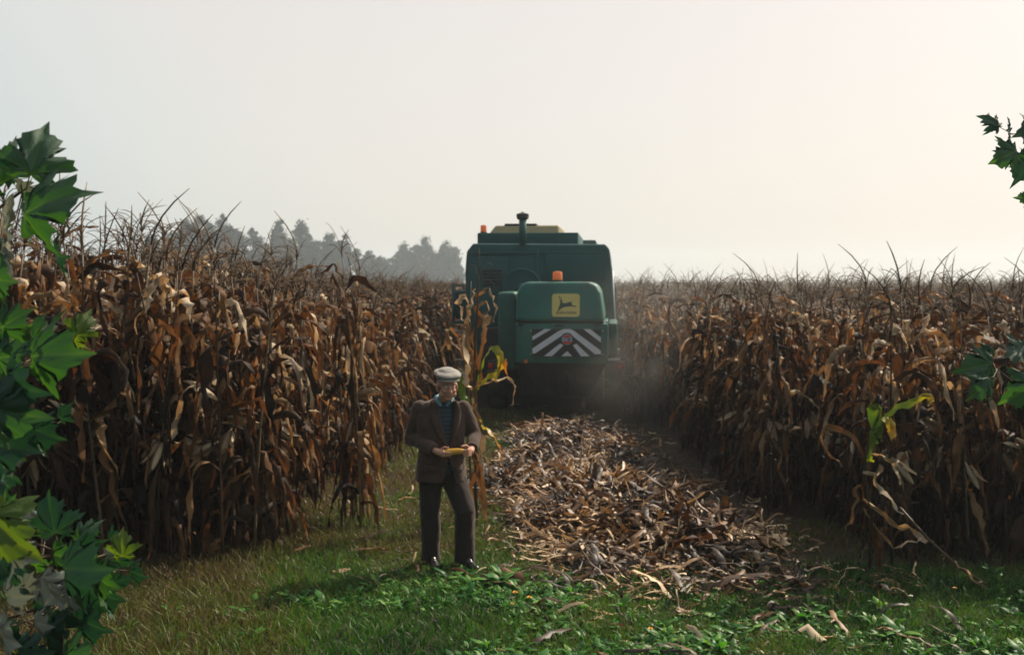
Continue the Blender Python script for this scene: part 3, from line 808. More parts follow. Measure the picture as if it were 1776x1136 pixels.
# dandelions
M_petal = solid('dandelion_petals', (0.75, 0.38, 0.01), .6, var=.2, scale=40)
M_white = solid('daisy_petals', (0.75, 0.75, 0.70), .6, var=.1)
def dandelion(px, py, label, m=M_petal, r=.020, h=.13):
    g = G(px, py); z = 0
    k = h / CAM_H; g = Vector((g.x * (1 - k), g.y * (1 - k), 0))
    t = empty('dandelion' if m is M_petal else 'daisy', (g.x, g.y, gz(g.x, g.y)))
    V, F, UV = tube([(0, 0, 0), (.006, 0, h * .5), (.002, .004, h)], [.0025, .0022, .002], 5)
    mk('stem', V, F, M_weed, t, tint=.7, uv=UV)
    parts = []
    for ring, (nn, rr, up) in enumerate(((16, r, .25), (13, r * .8, .7), (9, r * .5, 1.1))):
        for q in range(nn):
            a = 2 * math.pi * (q + ring * .5) / nn; s = Vector((-math.sin(a), math.cos(a), 0)) * rr * .16
            d = Vector((math.cos(a) * math.cos(up), math.sin(a) * math.cos(up), math.sin(up)))
            c = Vector((.002, .004, h)); e = c + d * rr
            parts.append(([c - s * .5, c + s * .5, e + s, e - s], [(0, 1, 2, 3)], [(0, 0)] * 4, .5))
    V, F, UV, T = join(parts); mk('flower', V, F, m, t, uv=UV)
    rng = random.Random(px)
    for q in range(7):
        v, f, u = weed_leaf(rng, rng.uniform(.07, .12), .026, q * .9 + rng.uniform(-.2, .2), R(rng.uniform(15, 50)))
        mk('leaf', v, f, M_weed, t, tint=rng.uniform(.3, .9), uv=u)
    tag(t, label, 'flower')
dandelion(893, 1030, 'yellow dandelion in the grass, upper left one of the three')
dandelion(918, 1039, 'yellow dandelion in the grass, rightmost of the three')
dandelion(888, 1047, 'small yellow dandelion in the grass, lowest of the three', r=.012)
dandelion(1128, 1087, 'orange-yellow flower low in the foreground grass below the chaff heap', r=.018)
dandelion(1656, 1020, 'single orange flower by the dark foot of the right stand', r=.014)
dandelion(1580, 1032, 'tiny white flower in the grass in front of the right stand', M_white, .014)

# ------------------------------------------------------------------ far trees
def tree(px, py_top, Y, w, seed, label, conic=0.5, name='tree'):
    w *= 2.7; Y *= 3.0; py_top -= 4; conic *= .35
    rng = random.Random(seed)
    top = P(px, py_top, Y); H = top.z
    t = empty(name, (top.x, Y, 0))
    V, F, UV = tube([(0, 0, -.1), (.1, 0, H * .3), (0, .1, H * .6), (.05, 0, H * .9)], [.5, .38, .25, .06], 8)
    parts = [(V, F, UV, .5)]
    for k in range(9):
        a = rng.uniform(0, 6.28); z = H * rng.uniform(.25, .75); r_ = w * .4 * rng.uniform(.5, 1)
        v, f, u = tube([(0, 0, z), (math.cos(a) * r_ * .5, math.sin(a) * r_ * .5, z + H * .06), (math.cos(a) * r_, math.sin(a) * r_, z + H * .16)], [.18, .11, .05], 5)
        parts.append((v, f, u, .5))
    V, F, UV, T = join(parts); mk('trunk', V, F, M_bark, t, tint=T, uv=UV)
    # crown of leaf clumps
    rs = np.random.RandomState(seed)
    C = []
    spires = [(0, 0, 1.0, .42)] + [(math.cos(a_) * w * .30 * q_, math.sin(a_) * w * .2 * q_, rs.uniform(.66, .93), rs.uniform(.24, .36)) for a_, q_ in zip(rs.uniform(0, 6.28, 6), rs.uniform(.6, 1.25, 6))]
    for sx0, sy0, hh, ww in spires:
        for k in range(30):
            f = rs.uniform(.06, 1) ** .9
            env = w * ww * ((1.03 - f) ** (.55 + .5 * conic)) * min(1, .45 + f * 2.2)
            a = rs.uniform(0, 6.28); q = math.sqrt(rs.uniform(.05, 1))
            C.append((sx0 + math.cos(a) * env * q, sy0 + math.sin(a) * env * q, H * hh * f, w * rs.uniform(.030, .075)))
    pts = []; tn = []
    for cx, cy_, cz, r_ in C:
        n_ = 130
        d = rs.normal(size=(n_, 3)); d /= np.linalg.norm(d, axis=1)[:, None]
        rad = r_ * np.abs(rs.normal(.9, .55, n_))[:, None]
        pts.append(np.array((cx, cy_, cz)) + d * rad * np.array((1, 1, .85))); tn.append(np.full(n_, rs.uniform(.2, .8)) + rs.normal(0, .16, n_))
    pts = np.vstack(pts); tn = np.clip(np.concatenate(tn), 0, 1); N = len(pts)
    u_ = rs.normal(size=(N, 3)); u_ /= np.linalg.norm(u_, axis=1)[:, None]
    v_ = rs.normal(size=(N, 3)); v_ -= u_ * (u_ * v_).sum(1)[:, None]; v_ /= np.linalg.norm(v_, axis=1)[:, None]
    s = rs.uniform(.16, .36, N)[:, None]
    V = np.stack([pts - u_ * s, pts - v_ * s * .6, pts + u_ * s, pts + v_ * s * .6], 1).reshape(-1, 3)
    F = np.arange(N * 4).reshape(-1, 4)
    mk('crown', V, F, M_tree, t, tint=np.repeat(tn, 4), smooth=False)
    tag(t, label, 'tree', 'hazy trees beyond the field')
    return t
TR = [(345, 374, 84, 4.6, .35, 'first tall hazy tree from the left, behind the curling tassels'),
      (388, 378, 86, 4.2, .4, 'hazy tree close against the right of the first tall one'),
      (438, 402, 88, 3.6, .3, 'small low hazy tree just left of the pointed one'),
      (484, 384, 92, 3.6, .8, 'slim pointed hazy tree, tallest near the middle of the left row'),
      (522, 392, 94, 4.6, .3, 'round-topped hazy tree just right of the pointed one'),
      (570, 408, 96, 4.0, .5, 'hazy tree in the descending middle of the left row'),
      (600, 414, 96, 3.2, .7, 'narrow hazy tree beside the gap-side trees of the left row'),
      (640, 440, 96, 3.4, .5, 'low hazy tree at the right end of the left row'),
      (702, 426, 108, 4.2, .4, 'left tree of the hazy clump behind the harvester'),
      (738, 418, 108, 5.0, .3, 'tallest round tree of the hazy clump behind the harvester'),
      (776, 424, 108, 4.6, .3, 'right tree of the hazy clump, touching the harvester outline')]
for i, (px, py, Y, w, cn, lab) in enumerate(TR): tree(px, py, Y, w, 900 + i, lab, cn)
tree(660, 462, 100, 5.0, 930, 'lowest shrubby tree in the dip between the two tree groups', .1)
tree(300, 402, 78, 5.0, 931, 'low bushy tree in the dip left of the first tall tree', .2)
tree(690, 446, 106, 5.5, 932, 'low tree at the left foot of the clump behind the harvester', .1)

# ------------------------------------------------------------------ solid helpers for the machine
def rbox(name, x0, x1, y0, y1, z0, z1, m, parent, bev=.02, seg=2, taper=None, shear=None):
    bm = bmesh.new()
    bmesh.ops.create_cube(bm, size=1)
    for v in bm.verts:
        v.co = Vector((x0 if v.co.x < 0 else x1, y0 if v.co.y < 0 else y1, z0 if v.co.z < 0 else z1))
    if taper:
        for v in bm.verts: v.co = taper(v.co)
    if bev: bmesh.ops.bevel(bm, geom=list(bm.edges), offset=bev, segments=seg, profile=.6, affect='EDGES')
    me = bpy.data.meshes.new(name); bm.to_mesh(me); bm.free()
    me.materials.append(m); o = obj_from(name, me, parent)
    sharpen(me)
    return o

def sharpen(me, ang=35):
    me.polygons.foreach_set('use_smooth', np.ones(len(me.polygons), dtype=bool))
    me.set_sharp_from_angle(angle=R(ang))

def prism(name, poly, y0, y1, m, parent, bev=.02, seg=2, fy=None):
    """outline in x,z pushed along y"""
    bm = bmesh.new()
    a = [bm.verts.new((x, y0, z)) for x, z in poly]; b_ = [bm.verts.new((x, y1, z)) for x, z in poly]
    bm.faces.new(a); bm.faces.new(b_[::-1])
    for i in range(len(poly)):
        j = (i + 1) % len(poly); bm.faces.new((a[j], a[i], b_[i], b_[j]))
    bmesh.ops.recalc_face_normals(bm, faces=bm.faces)
    if fy:
        for v in bm.verts: v.co = fy(v.co)
    if bev: bmesh.ops.bevel(bm, geom=list(bm.edges), offset=bev, segments=seg, profile=.6, affect='EDGES')
    me = bpy.data.meshes.new(name); bm.to_mesh(me); bm.free(); me.materials.append(m)
    sharpen(me)
    return obj_from(name, me, parent)

def lathe(name, prof, m, parent, loc=(0, 0, 0), axis='Z', n=24):
    V, F = [], []
    for r_, z in prof:
        for k in range(n):
            a = 2 * math.pi * k / n; c, s = math.cos(a) * r_, math.sin(a) * r_
            p = (c, s, z) if axis == 'Z' else ((z, c, s) if axis == 'X' else (c, z, s))
            V.append((p[0] + loc[0], p[1] + loc[1], p[2] + loc[2]))
    for i in range(len(prof) - 1):
        for k in range(n):
            k2 = (k + 1) % n; F.append((i * n + k, i * n + k2, (i + 1) * n + k2, (i + 1) * n + k))
    F.append(tuple(range(n - 1, -1, -1))); F.append(tuple((len(prof) - 1) * n + k for k in range(n)))
    o = mk(name, V, F, m, parent); bm = bmesh.new(); bm.from_mesh(o.data)
    bmesh.ops.recalc_face_normals(bm, faces=bm.faces); bm.to_mesh(o.data); bm.free(); sharpen(o.data, 40)
    return o

def pipe(name, pts, r_, m, parent, sides=8):
    V, F, UV = tube(pts, [r_] * len(pts), sides); return mk(name, V, F, m, parent)

dust = ((0.085, 0.10, 0.08), .38)
M_green = solid('green_paint', (0.002, 0.115, 0.085), .5, var=.32, scale=1.6, coat=.1, dirt=dust, bump=.03, bscale=3)
M_greend = solid('dusty_green_sheet_metal', (0.002, 0.070, 0.066), .65, var=.2, scale=1.2, dirt=((0.04, 0.085, 0.08), .35), bump=.06, bscale=4)
M_black = solid('black_steel', (0.012, 0.013, 0.014), .6, var=.3, scale=5, dirt=dust)
M_rubber = solid('tyre_rubber', (0.014, 0.014, 0.014), .85, var=.3, scale=8, dirt=((.08, .06, .04), .7))
M_yel = solid('dull_yellow_paint', (0.25, 0.22, 0.10), .6, var=.12, scale=2, dirt=((.20, .19, .13), .45))
M_logo = solid('sticker_yellow', (0.58, 0.50, 0.15), .5, var=.06, scale=4)
M_logog = solid('sticker_green', (0.010, 0.05, 0.035), .5, var=.05)
M_stripe = solid('reflective_white_stripe', (0.62, 0.68, 0.72), .35, var=.08, scale=6)
M_board = solid('marker_board_black', (0.010, 0.016, 0.018), .4, var=.1)
M_redr = solid('red_reflector', (0.55, 0.03, 0.02), .3, var=.1)
M_steel = solid('galvanised_steel', (0.45, 0.46, 0.46), .4, metal=.6, var=.15, scale=5)
m, n, l = mat('orange_lens'); b = n.new('ShaderNodeBsdfPrincipled'); b.inputs['Base Color'].default_value = (0.75, 0.30, 0.12, 1)
b.inputs['Roughness'].default_value = .25; b.inputs['Subsurface Weight'].default_value = .4; b.inputs['Subsurface Radius'].default_value = (.05, .02, .01)
tr = n.new('ShaderNodeBsdfTranslucent'); tr.inputs[0].default_value = (0.9, .42, .20, 1); ms = n.new('ShaderNodeMixShader'); ms.inputs[0].default_value = .5
o = n.new('ShaderNodeOutputMaterial'); l.new(b.outputs[0], ms.inputs[1]); l.new(tr.outputs[0], ms.inputs[2]); l.new(ms.outputs[0], o.inputs[0]); M_orange = m
M_glass = solid('cab_glass', (0.02, 0.03, 0.035), .08, var=.05, spec=.8)

# ------------------------------------------------------------------ combine harvester (local y points ahead, z up; rear hood faces the camera)
hx, hy = 0.60, 20.0
K = empty('combine_harvester', (hx, hy, 0), -R(5.5))
tag(K, 'big dusty green combine harvester seen from behind in the cut strip', 'combine harvester')
def X_(px, y): return ((px - 888) / FPX * (hy + y) - hx - y * math.sin(R(5.5))) / math.cos(R(5.5))          # rough local x at the depth y
def Z_(py, y): return CAM_H + (490 - py) / FPX * (hy + y)
# main body
yb = 1.0
x0, x1 = X_(806, yb), X_(1062, yb)
body = prism('body', [(x0 + .02, .95), (x0, Z_(470, yb)), (x0 + .03, Z_(436, yb)), (x0 + .16, Z_(422, yb)), (x1 - .15, Z_(424, yb)), (x1 - .07, Z_(432, yb)),
                      (x1 - .02, Z_(470, yb)), (x1 + .07, Z_(500, yb)), (x1 + .10, .95)], yb, 6.1, M_greend, K, .045, 3)
body['label'] = 'dusty dark green body panels'
prism('lower_body', [(X_(836, 0), .55), (X_(836, 0), 1.5), (X_(1040, 0), 1.5), (X_(1040, 0), .75), (X_(1000, 0), .5)], .2, 5.6, M_black, K, .03)
# panel frames on the body rear: raised ribs and a round rotary screen
for nm, (a, c, d, e) in {'panel': (812, 880, 445, 630), 'panel_': (945, 1050, 440, 486)}.items():
    rbox('panel', X_(a, yb), X_(c, yb), yb - .025, yb + .02, Z_(e, yb), Z_(d, yb), M_greend, K, .015)
for px in (930,):
    rbox('rib', X_(px, yb), X_(px, yb) + .05, yb - .04, yb + .02, Z_(600, yb), Z_(432, yb), M_greend, K, .01)
rbox('rib', x0 + .1, x1 - .2, yb - .03, yb + .02, Z_(437, yb) - .04, Z_(437, yb), M_greend, K, .01)
cx, cz = X_(905, yb), Z_(500, yb)
lathe('rotary_screen', [(.40, .0), (.40, -.06), (.37, -.09), (.34, -.07), (.10, -.08), (.08, -.12), (.02, -.13)], M_greend, K, (cx, yb, cz), 'Y', 32)
# grain tank extension, cab roof, stack
rbox('grain_tank_extension', X_(831, 1.6), X_(1003, 1.6), 1.3, 4.4, Z_(426, 1.6), Z_(405, 1.6), M_greend, K, .02)
def tap(v):
    if v.z > Z_(400, 2.2): v.x = v.x * .92 + .02; v.y = v.y + (.1 if v.y < 3 else -.1)
    return v
rbox('roof_cover', X_(850, 2.2), X_(970, 2.2), 2.0, 4.3, Z_(406, 2.2), Z_(391.5, 2.2), M_yel, K, .05, 3, tap)
rbox('roof_rim', X_(876, 2.2), X_(931, 2.2), 2.1, 4.1, Z_(391, 2.2) - .03, Z_(388.5, 2.2), M_black, K, .01)
xs_ = X_(905.5, .8)
pipe('air_intake_pipe', [(xs_, .93, Z_(424, .8)), (xs_, .93, Z_(376, .8))], .072, M_greend, K, 16)
lathe('air_intake_cap', [(.03, .02), (.085, 0), (.118, .03), (.122, .09), (.118, .115), (.04, .135), (.03, .15)], M_black, K, (xs_, .93, Z_(381, .8)), 'Z', 24)
rbox('lamp_bracket', X_(829, 1.4), X_(838, 1.4), 1.3, 1.42, Z_(418, 1.4), Z_(405, 1.4), M_black, K, .01)
def beacon(x, y, z, r_, h, nm='beacon'):
    bb = lathe(nm, [(r_ * .75, .0), (r_ * 1.0, .01), (r_ * .98, h * .8), (r_ * .82, h * .95), (r_ * .4, h)], M_orange, K, (x, y, z + .02), 'Z', 20)
    lathe('beacon_base', [(r_ * 1.1, -.03), (r_ * 1.1, .028)], M_black, bb, (x, y, z), 'Z', 20)
beacon(X_(838.5, 1.5), 1.5, Z_(405, 1.5), .062, .15)
# engine hood with the sticker and the marker board
yh = -2.0
a0, a1 = X_(893, yh), X_(1046, yh)
zt, zm, zb = Z_(488.5, yh), Z_(558, yh), Z_(630, yh)
def hood_taper(v):
    k = max(0, (v.z - zm) / (zt - zm))
    if v.z > zm + .02:
        v.x += (-.07 if v.x > (a0 + a1) / 2 else .035) * k
        if v.y < yh + .5: v.y += .10 * k
    return v
hood = prism('hood', [(a0, zm), (a0 + .0, zt - .18), (a0 + .05, zt - .05), (a0 + .16, zt), (a1 - .18, zt), (a1 - .06, zt - .05), (a1, zt - .18), (a1 + .02, zm)], yh, .98, M_green, K, .075, 4, hood_taper)
prism('rear_panel', [(a0 + .01, zb), (a0 - .0, zm - .03), (a1 + .06, zm - .03), (a1 + .07, zb)], yh + .03, .98, M_green, K, .02, 2)
rbox('hood_seam', a0 + .02, a1, yh + .05, .9, zm - .032, zm + .002, M_black, K, 0)
rbox('side_box', X_(866, -.6), X_(893, -.6) + .05, -.9, .98, Z_(640, -.6), Z_(506, -.6), M_green, K, .07, 3)
beacon(X_(965, yh), yh + .32, zt, .082, .155)
# sticker: yellow rounded plate, leaping deer, lettering
lx0, lx1, lz0, lz1 = X_(957, yh), X_(1005, yh), Z_(549.5, yh), Z_(509, yh)
def yface(z): return yh + .10 * max(0, (z - zm) / (zt - zm)) - .004
ys0 = yface(lz0)
tilt = math.atan2(yface(lz1) - yface(lz0), lz1 - lz0)
S = obj_from('sticker', bpy.data.meshes.new('sticker'), K)
bm = bmesh.new(); rr = .05; poly = []
w_, h_ = lx1 - lx0, lz1 - lz0
for (cx_, cz_, a_) in ((w_ - rr, h_ - rr, 0), (rr, h_ - rr, 90), (rr, rr, 180), (w_ - rr, rr, 270)):
    for q in range(6):
        a = R(a_ + q * 18); poly.append((cx_ + rr * math.cos(a), cz_ + rr * math.sin(a)))
vs_ = [bm.verts.new((x, 0, z)) for x, z in poly]; f = bm.faces.new(vs_)
ex = bmesh.ops.extrude_face_region(bm, geom=[f]); bmesh.ops.translate(bm, verts=[v for v in ex['geom'] if isinstance(v, bmesh.types.BMVert)], vec=(0, -.006, 0))
bmesh.ops.recalc_face_normals(bm, faces=bm.faces); bm.to_mesh(S.data); bm.free(); S.data.materials.append(M_logo)
S.location = (lx0, ys0, lz0); S.rotation_euler = (-tilt, 0, 0)
def flat(name, polys, m, parent, y):
    V, F = [], []
    for pl in polys:
        o_ = len(V); V += [(x, y, z) for x, z in pl]; F.append(tuple(range(o_, o_ + len(pl))))
    me = bpy.data.meshes.new(name); bm = bmesh.new()
    vv = [bm.verts.new(v) for v in V]
    for f_ in F: bm.faces.new([vv[i] for i in f_])
    bmesh.ops.triangulate(bm, faces=bm.faces)
    bm.to_mesh(me); bm.free(); me.materials.append(m); return obj_from(name, me, parent)
U = lambda x, z: (x / 290 * w_, h_ - z / 240 * h_)
deer = [[U(*p) for p in pl] for pl in [
    [(92, 66), (100, 60), (108, 82), (112, 98), (150, 96), (176, 88), (196, 86), (206, 98), (208, 116), (256, 132), (254, 138), (206, 130), (190, 134), (170, 132), (128, 140), (104, 150), (60, 186), (54, 184), (88, 146), (92, 120)],
    [(80, 72), (98, 58), (106, 70), (96, 82), (84, 82)],
    [(84, 58), (74, 30), (80, 28), (90, 54)], [(92, 56), (98, 34), (104, 36), (98, 58)], [(76, 44), (64, 36), (66, 32), (78, 38)],
    [(196, 88), (208, 78), (212, 82), (204, 96)]]]
flat('deer_emblem', deer, M_logog, S, -.009)
def text(name, body_, size, m, parent, loc, xs=1.0):
    cu = bpy.data.curves.new(name, 'FONT'); cu.body = body_; cu.size = size; cu.align_x = 'CENTER'; cu.extrude = .001
    to = bpy.data.objects.new(name, cu); COL.objects.link(to)
    bpy.context.view_layer.update()
    me = bpy.data.meshes.new_from_object(to.evaluated_get(bpy.context.evaluated_depsgraph_get()))
    bpy.data.objects.remove(to); me.materials.clear(); me.materials.append(m)
    o = obj_from(name, me, parent); o.location = loc; o.rotation_euler = (R(90), 0, 0); o.scale = (xs, 1, 1); return o
text('lettering', 'JOHN DEERE', .060, M_logog, S, (w_ * .52, -.009, h_ * .125), 1.0)
# marker board
bx0, bx1, bz0, bz1 = X_(923.5, yh), X_(1041.5, yh), Z_(617.5, yh), Z_(570.5, yh)
Bo = rbox('marker_board', bx0, bx1, yh - .006, yh + .02, bz0, bz1, M_board, K, .003, 1)
BW, BH = bx1 - bx0, bz1 - bz0
def Bp(x, z): return (bx0 + x / 118 * BW, bz1 - z / 47 * BH)
stripes = [[(0, 13), (21, 0), (33, 0), (0, 20)], [(88, 0), (100, 0), (118, 14), (118, 23)],
           [(0, 34), (46, 3), (54, 0), (66, 0), (72, 3), (118, 37), (118, 43), (108, 43), (66, 9), (56, 8), (4, 43), (0, 42)],
           [(20, 47), (48, 25), (54, 28), (34, 47)], [(70, 28), (76, 25), (99, 47), (84, 47)], [(50, 47), (60, 38), (69, 47)]]
for pl in stripes:
    flat('stripe', [[Bp(*p) for p in pl]], M_stripe, Bo, yh - .010)
cxb, czb = Bp(60, 18); rB = .095
def disc(name, x, z, r_, m, parent, y, z0=-1, z1=1, n_=28):
    pl = []
    for q in range(n_):
        a = 2 * math.pi * q / n_; zz = max(z0, min(z1, math.sin(a))); pl.append((x + r_ * math.cos(a) * (1 if z0 <= math.sin(a) <= z1 else math.sqrt(max(0, 1 - zz * zz)) / max(.01, abs(math.cos(a)))), z + r_ * zz))
    o_ = flat(name, [pl], m, parent, y); return o_
M_grey = solid('speed_disc_grey', (.25, .32, .38), .5, var=.1)
disc('speed_disc', cxb, czb, rB * 1.18, M_board, Bo, yh - .013)
disc('speed_disc', cxb, czb, rB * .95, M_grey, Bo, yh - .016)
rbox('red_mark', cxb - .052, cxb + .052, yh - .020, yh - .017, czb + .032, czb + .072, M_redr, Bo, 0)
rbox('red_mark', cxb - .065, cxb + .065, yh - .020, yh - .017, czb - .072, czb - .03, M_redr, Bo, 0)
rbox('dark_mark', cxb + .02, cxb + .045, yh - .020, yh - .017, czb - .02, czb + .02, M_board, Bo, 0)
# lamps, brackets, rails
rbox('indicator_lamp', X_(909, yh), X_(915, yh), yh - .03, yh + .03, Z_(627, yh) - .03, Z_(627, yh) + .03, M_orange, K, .008)
rbox('side_post', X_(1049, -1.6), X_(1054, -1.6), -1.7, -1.6, Z_(622, -1.6), Z_(556, -1.6), M_steel, K, .006)
rbox('side_box', X_(1055, -1.2), X_(1069, -1.2), -1.3, .9, Z_(612, -1.2), Z_(560, -1.2), M_greend, K, .02)
rbox('lamp_bar', X_(1052, -1.4), X_(1075, -1.4), -1.5, -1.42, Z_(624.5, -1.4), Z_(620.5, -1.4), M_steel, K, .004)
tl = rbox('tail_lamp', X_(1069, -1.4), X_(1081, -1.4), -1.52, -1.42, Z_(640, -1.4), Z_(626, -1.4), M_black, K, .01)
rbox('lens', X_(1071.5, -1.4), X_(1079, -1.4), -1.54, -1.521, Z_(638, -1.4), Z_(629, -1.4), M_redr, tl, .004)
tl = rbox('tail_lamp', X_(846, -1.0), X_(858, -1.0), -1.12, -1.02, Z_(640, -1), Z_(626, -1), M_black, K, .01)
rbox('lens', X_(848, -1.), X_(856, -1.), -1.14, -1.121, Z_(638, -1), Z_(629, -1), M_redr, tl, .004)
pipe('side_rail', [(X_(1061, .6), .9, Z_(470, .6)), (X_(1066, .6), .9, Z_(560, .6)), (X_(1072, .6), .9, Z_(625, .6))], .015, M_steel, K)
rbox('side_rail_foot', X_(1069, .5), X_(1074, .5), .45, .55, Z_(612, .5), Z_(604, .5), M_steel, K, .01)
# straw hood and chute under the rear panel
def chute(v):
    if v.z < .9: v.x = v.x + (-.28 if v.x > .5 else .12); v.y += .35
    return v
rbox('straw_hood', a0 + .0, a1 + .06, yh + .12, -.1, .42, zb + .01, M_black, K, .03, 2, chute)
for k in range(7):
    xx = a0 + .25 + k * .15
    pipe('spreader_fin', [(xx, yh + .25, .80), (xx + .02, yh + .35, .60), (xx + .06, yh + .42, .45)], .012, M_black, K, 5)
# fixings, vents and dirt-catching details
for zz in (bz0 + .03, bz1 - .03):
    for xx in (bx0 - .03, bx1 + .03): lathe('bolt', [(.012, 0), (.012, -.010), (.006, -.014)], M_steel, K, (xx, yh + .03, zz), 'Y', 8)
for k in range(5):
    rbox('vent_slat', X_(838, yb), X_(870, yb), yb - .05, yb - .02, Z_(470, yb) - .07 * k, Z_(470, yb) - .07 * k + .035, M_black, K, .004)
rbox('latch', (a0 + a1) / 2 - .07, (a0 + a1) / 2 + .07, yh + .0, yh + .045, zm - .075, zm - .045, M_black, K, .006)
for xx in (a0 + .10, a1 - .10): rbox('hinge', xx - .05, xx + .05, yh - .01, yh + .03, zm - .055, zm - .035, M_black, K, .004)
for xx in (a0 + .01, a1 + .06):
    rbox('panel_edge', xx - .012, xx + .012, yh + .018, yh + .06, zb + .02, zm - .05, M_greend, K, .004)
for k in range(4):
    rbox('ladder_rung', x0 - .40, x0 - .10, 2.02, 2.14, .45 + .3 * k, .48 + .3 * k, M_steel, K, .004)
for xx in (x0 - .41, x0 - .09): pipe('ladder_rail', [(xx, 2.08, .35), (xx, 2.08, 2.35)], .018, M_greend, K)
# wheels
def wheel(x, y, r_, w_w, name='wheel'):
    t_ = lathe(name, [(r_ * .55, -w_w / 2), (r_ * .9, -w_w / 2), (r_ * .97, -w_w * .4), (r_, 0), (r_ * .97, w_w * .4), (r_ * .9, w_w / 2), (r_ * .55, w_w / 2)], M_rubber, K, (x, y, r_), 'X', 32)
    lathe('rim', [(.06, -w_w * .46), (r_ * .2, -w_w * .44), (r_ * .5, -w_w * .3), (r_ * .56, -w_w * .52), (r_ * .56, w_w * .52), (r_ * .5, w_w * .3), (r_ * .2, w_w * .44), (.06, w_w * .46)], M_yel, t_, (x, y, r_), 'X', 24)
    parts = []
    for q in range(22):
        for sgn in (-1, 1):
            a = 2 * math.pi * (q + (.5 if sgn > 0 else 0)) / 22
            p0 = Vector((0, math.cos(a) * r_ * .99, math.sin(a) * r_ * .99)); p1 = Vector((sgn * w_w * .48, math.cos(a + .16) * r_ * .95, math.sin(a + .16) * r_ * .95))
            v, f, u = tube([p0 + Vector((x, y, r_)), p1 + Vector((x, y, r_))], [r_ * .03] * 2, 4); parts.append((v, f, u, 0))
    V, F, UV, T = join(parts); mk('tread', V, F, M_rubber, t_)
    return t_
wheel(X_(862, -.2), .1, .48, .34); wheel(X_(1030, -.2), .1, .48, .34)
rbox('rear_axle', X_(862, -.2), X_(1055, -.2), .02, .18, .42, .56, M_black, K, .02)
wheel(x0 - .02, 4.9, .85, .62); wheel(x1 + .08, 4.9, .85, .62)
# left platform with ladder rails, seen beside the plants
rbox('service_platform', x0 - .42, x0 - .02, 2.2, 5.0, 1.50, 1.56, M_greend, K, .01)
for yq in (2.25, 3.6, 4.95): pipe('handrail_post', [(x0 - .40, yq, 1.56), (x0 - .40, yq, 2.3)], .018, M_greend, K)
pipe('handrail', [(x0 - .40, 2.25, 2.3), (x0 - .40, 4.95, 2.3)], .018, M_greend, K)
rbox('fuel_tank', x0 - .40, x0 - .03, 2.3, 3.4, 1.6, 2.2, M_greend, K, .06, 3)
# cab and corn header ahead of the tank
rbox('cab', x0 + .5, x1 - .5, 6.15, 7.6, 1.7, 3.25, M_greend, K, .05, 3)
rbox('cab_window', x0 + .58, x1 - .58, 7.61, 7.63, 2.0, 3.1, M_glass, K, .01)
rbox('cab_window', x0 + .488, x0 + .497, 6.3, 7.45, 2.1, 3.1, M_glass, K, .004)
rbox('cab_window', x1 - .497, x1 - .488, 6.3, 7.45, 2.1, 3.1, M_glass, K, .004)
rbox('cab_roof', x0 + .42, x1 - .42, 6.1, 7.8, 3.26, 3.38, M_greend, K, .05, 3)
rbox('feeder_house', .0, .9, 7.0, 8.6, .6, 1.4, M_greend, K, .04)
rbox('header_trough', x0 - .1, x1 + .2, 8.5, 9.1, .35, 1.05, M_green, K, .04)
for k in range(5):
    xx = x0 + .05 + k * (x1 - x0) / 4
    V, F, UV = tube([(xx, 9.05, .75), (xx, 9.7, .55), (xx, 10.5, .18)], [.26, .22, .02], 10); mk('snout', V, F, M_green, K)

# ------------------------------------------------------------------ the man
M_jacket = solid('brown_wool_jacket', (0.056, 0.036, 0.028), .85, sheen=.35, var=.22, scale=14, bump=.5, bscale=220, spec=.25)
M_trous = solid('brown_trousers', (0.024, 0.018, 0.016), .85, sheen=.3, var=.2, scale=10, bump=.5, bscale=200, spec=.25)
M_skin = solid('weathered_skin', (0.46, 0.24, 0.16), .55, var=.15, scale=25, bump=.25, bscale=90, spec=.35)
M_cap = solid('light_grey_cap_cloth', (0.29, 0.28, 0.26), .9, sheen=.3, var=.12, scale=18, bump=.5, bscale=240, spec=.2)
M_shirt = solid('pale_blue_shirt', (0.12, 0.23, 0.28), .8, var=.1, scale=10)
M_shoe = solid('black_leather_shoe', (0.012, 0.011, 0.011), .25, var=.2, scale=8)
M_hair = solid('grey_hair', (0.30, 0.29, 0.28), .8, var=.25, scale=60, bump=.6, bscale=200)
M_eye = solid('eyeball', (0.55, 0.52, 0.48), .2, var=.05)
M_btn = solid('brown_button', (0.03, 0.02, 0.015), .35)
m, n, l = mat('striped_blue_sweater'); co = n.new('ShaderNodeTexCoord'); wv = n.new('ShaderNodeTexWave'); wv.bands_direction = 'Z'; wv.inputs['Scale'].default_value = 9
wv.inputs['Distortion'].default_value = .6; wv.inputs['Detail'].default_value = 2; l.new(co.outputs['Object'], wv.inputs[0])
rp = ramp(n, [(.3, (.014, .028, .038)), (.9, (.030, .055, .068))]); l.new(wv.outputs[1], rp.inputs[0])
b = n.new('ShaderNodeBsdfPrincipled'); l.new(rp.outputs[0], b.inputs['Base Color']); b.inputs['Roughness'].default_value = .9
o = n.new('ShaderNodeOutputMaterial'); l.new(b.outputs[0], o.inputs[0]); M_sweater = m

mloc = Vector((-0.550, 8.95, 0)); mloc.z = gz(mloc.x, mloc.y)
MAN = empty('person', mloc)
tag(MAN, 'elderly man in flat cap and brown suit walking, looking down at a corn cob', 'person')

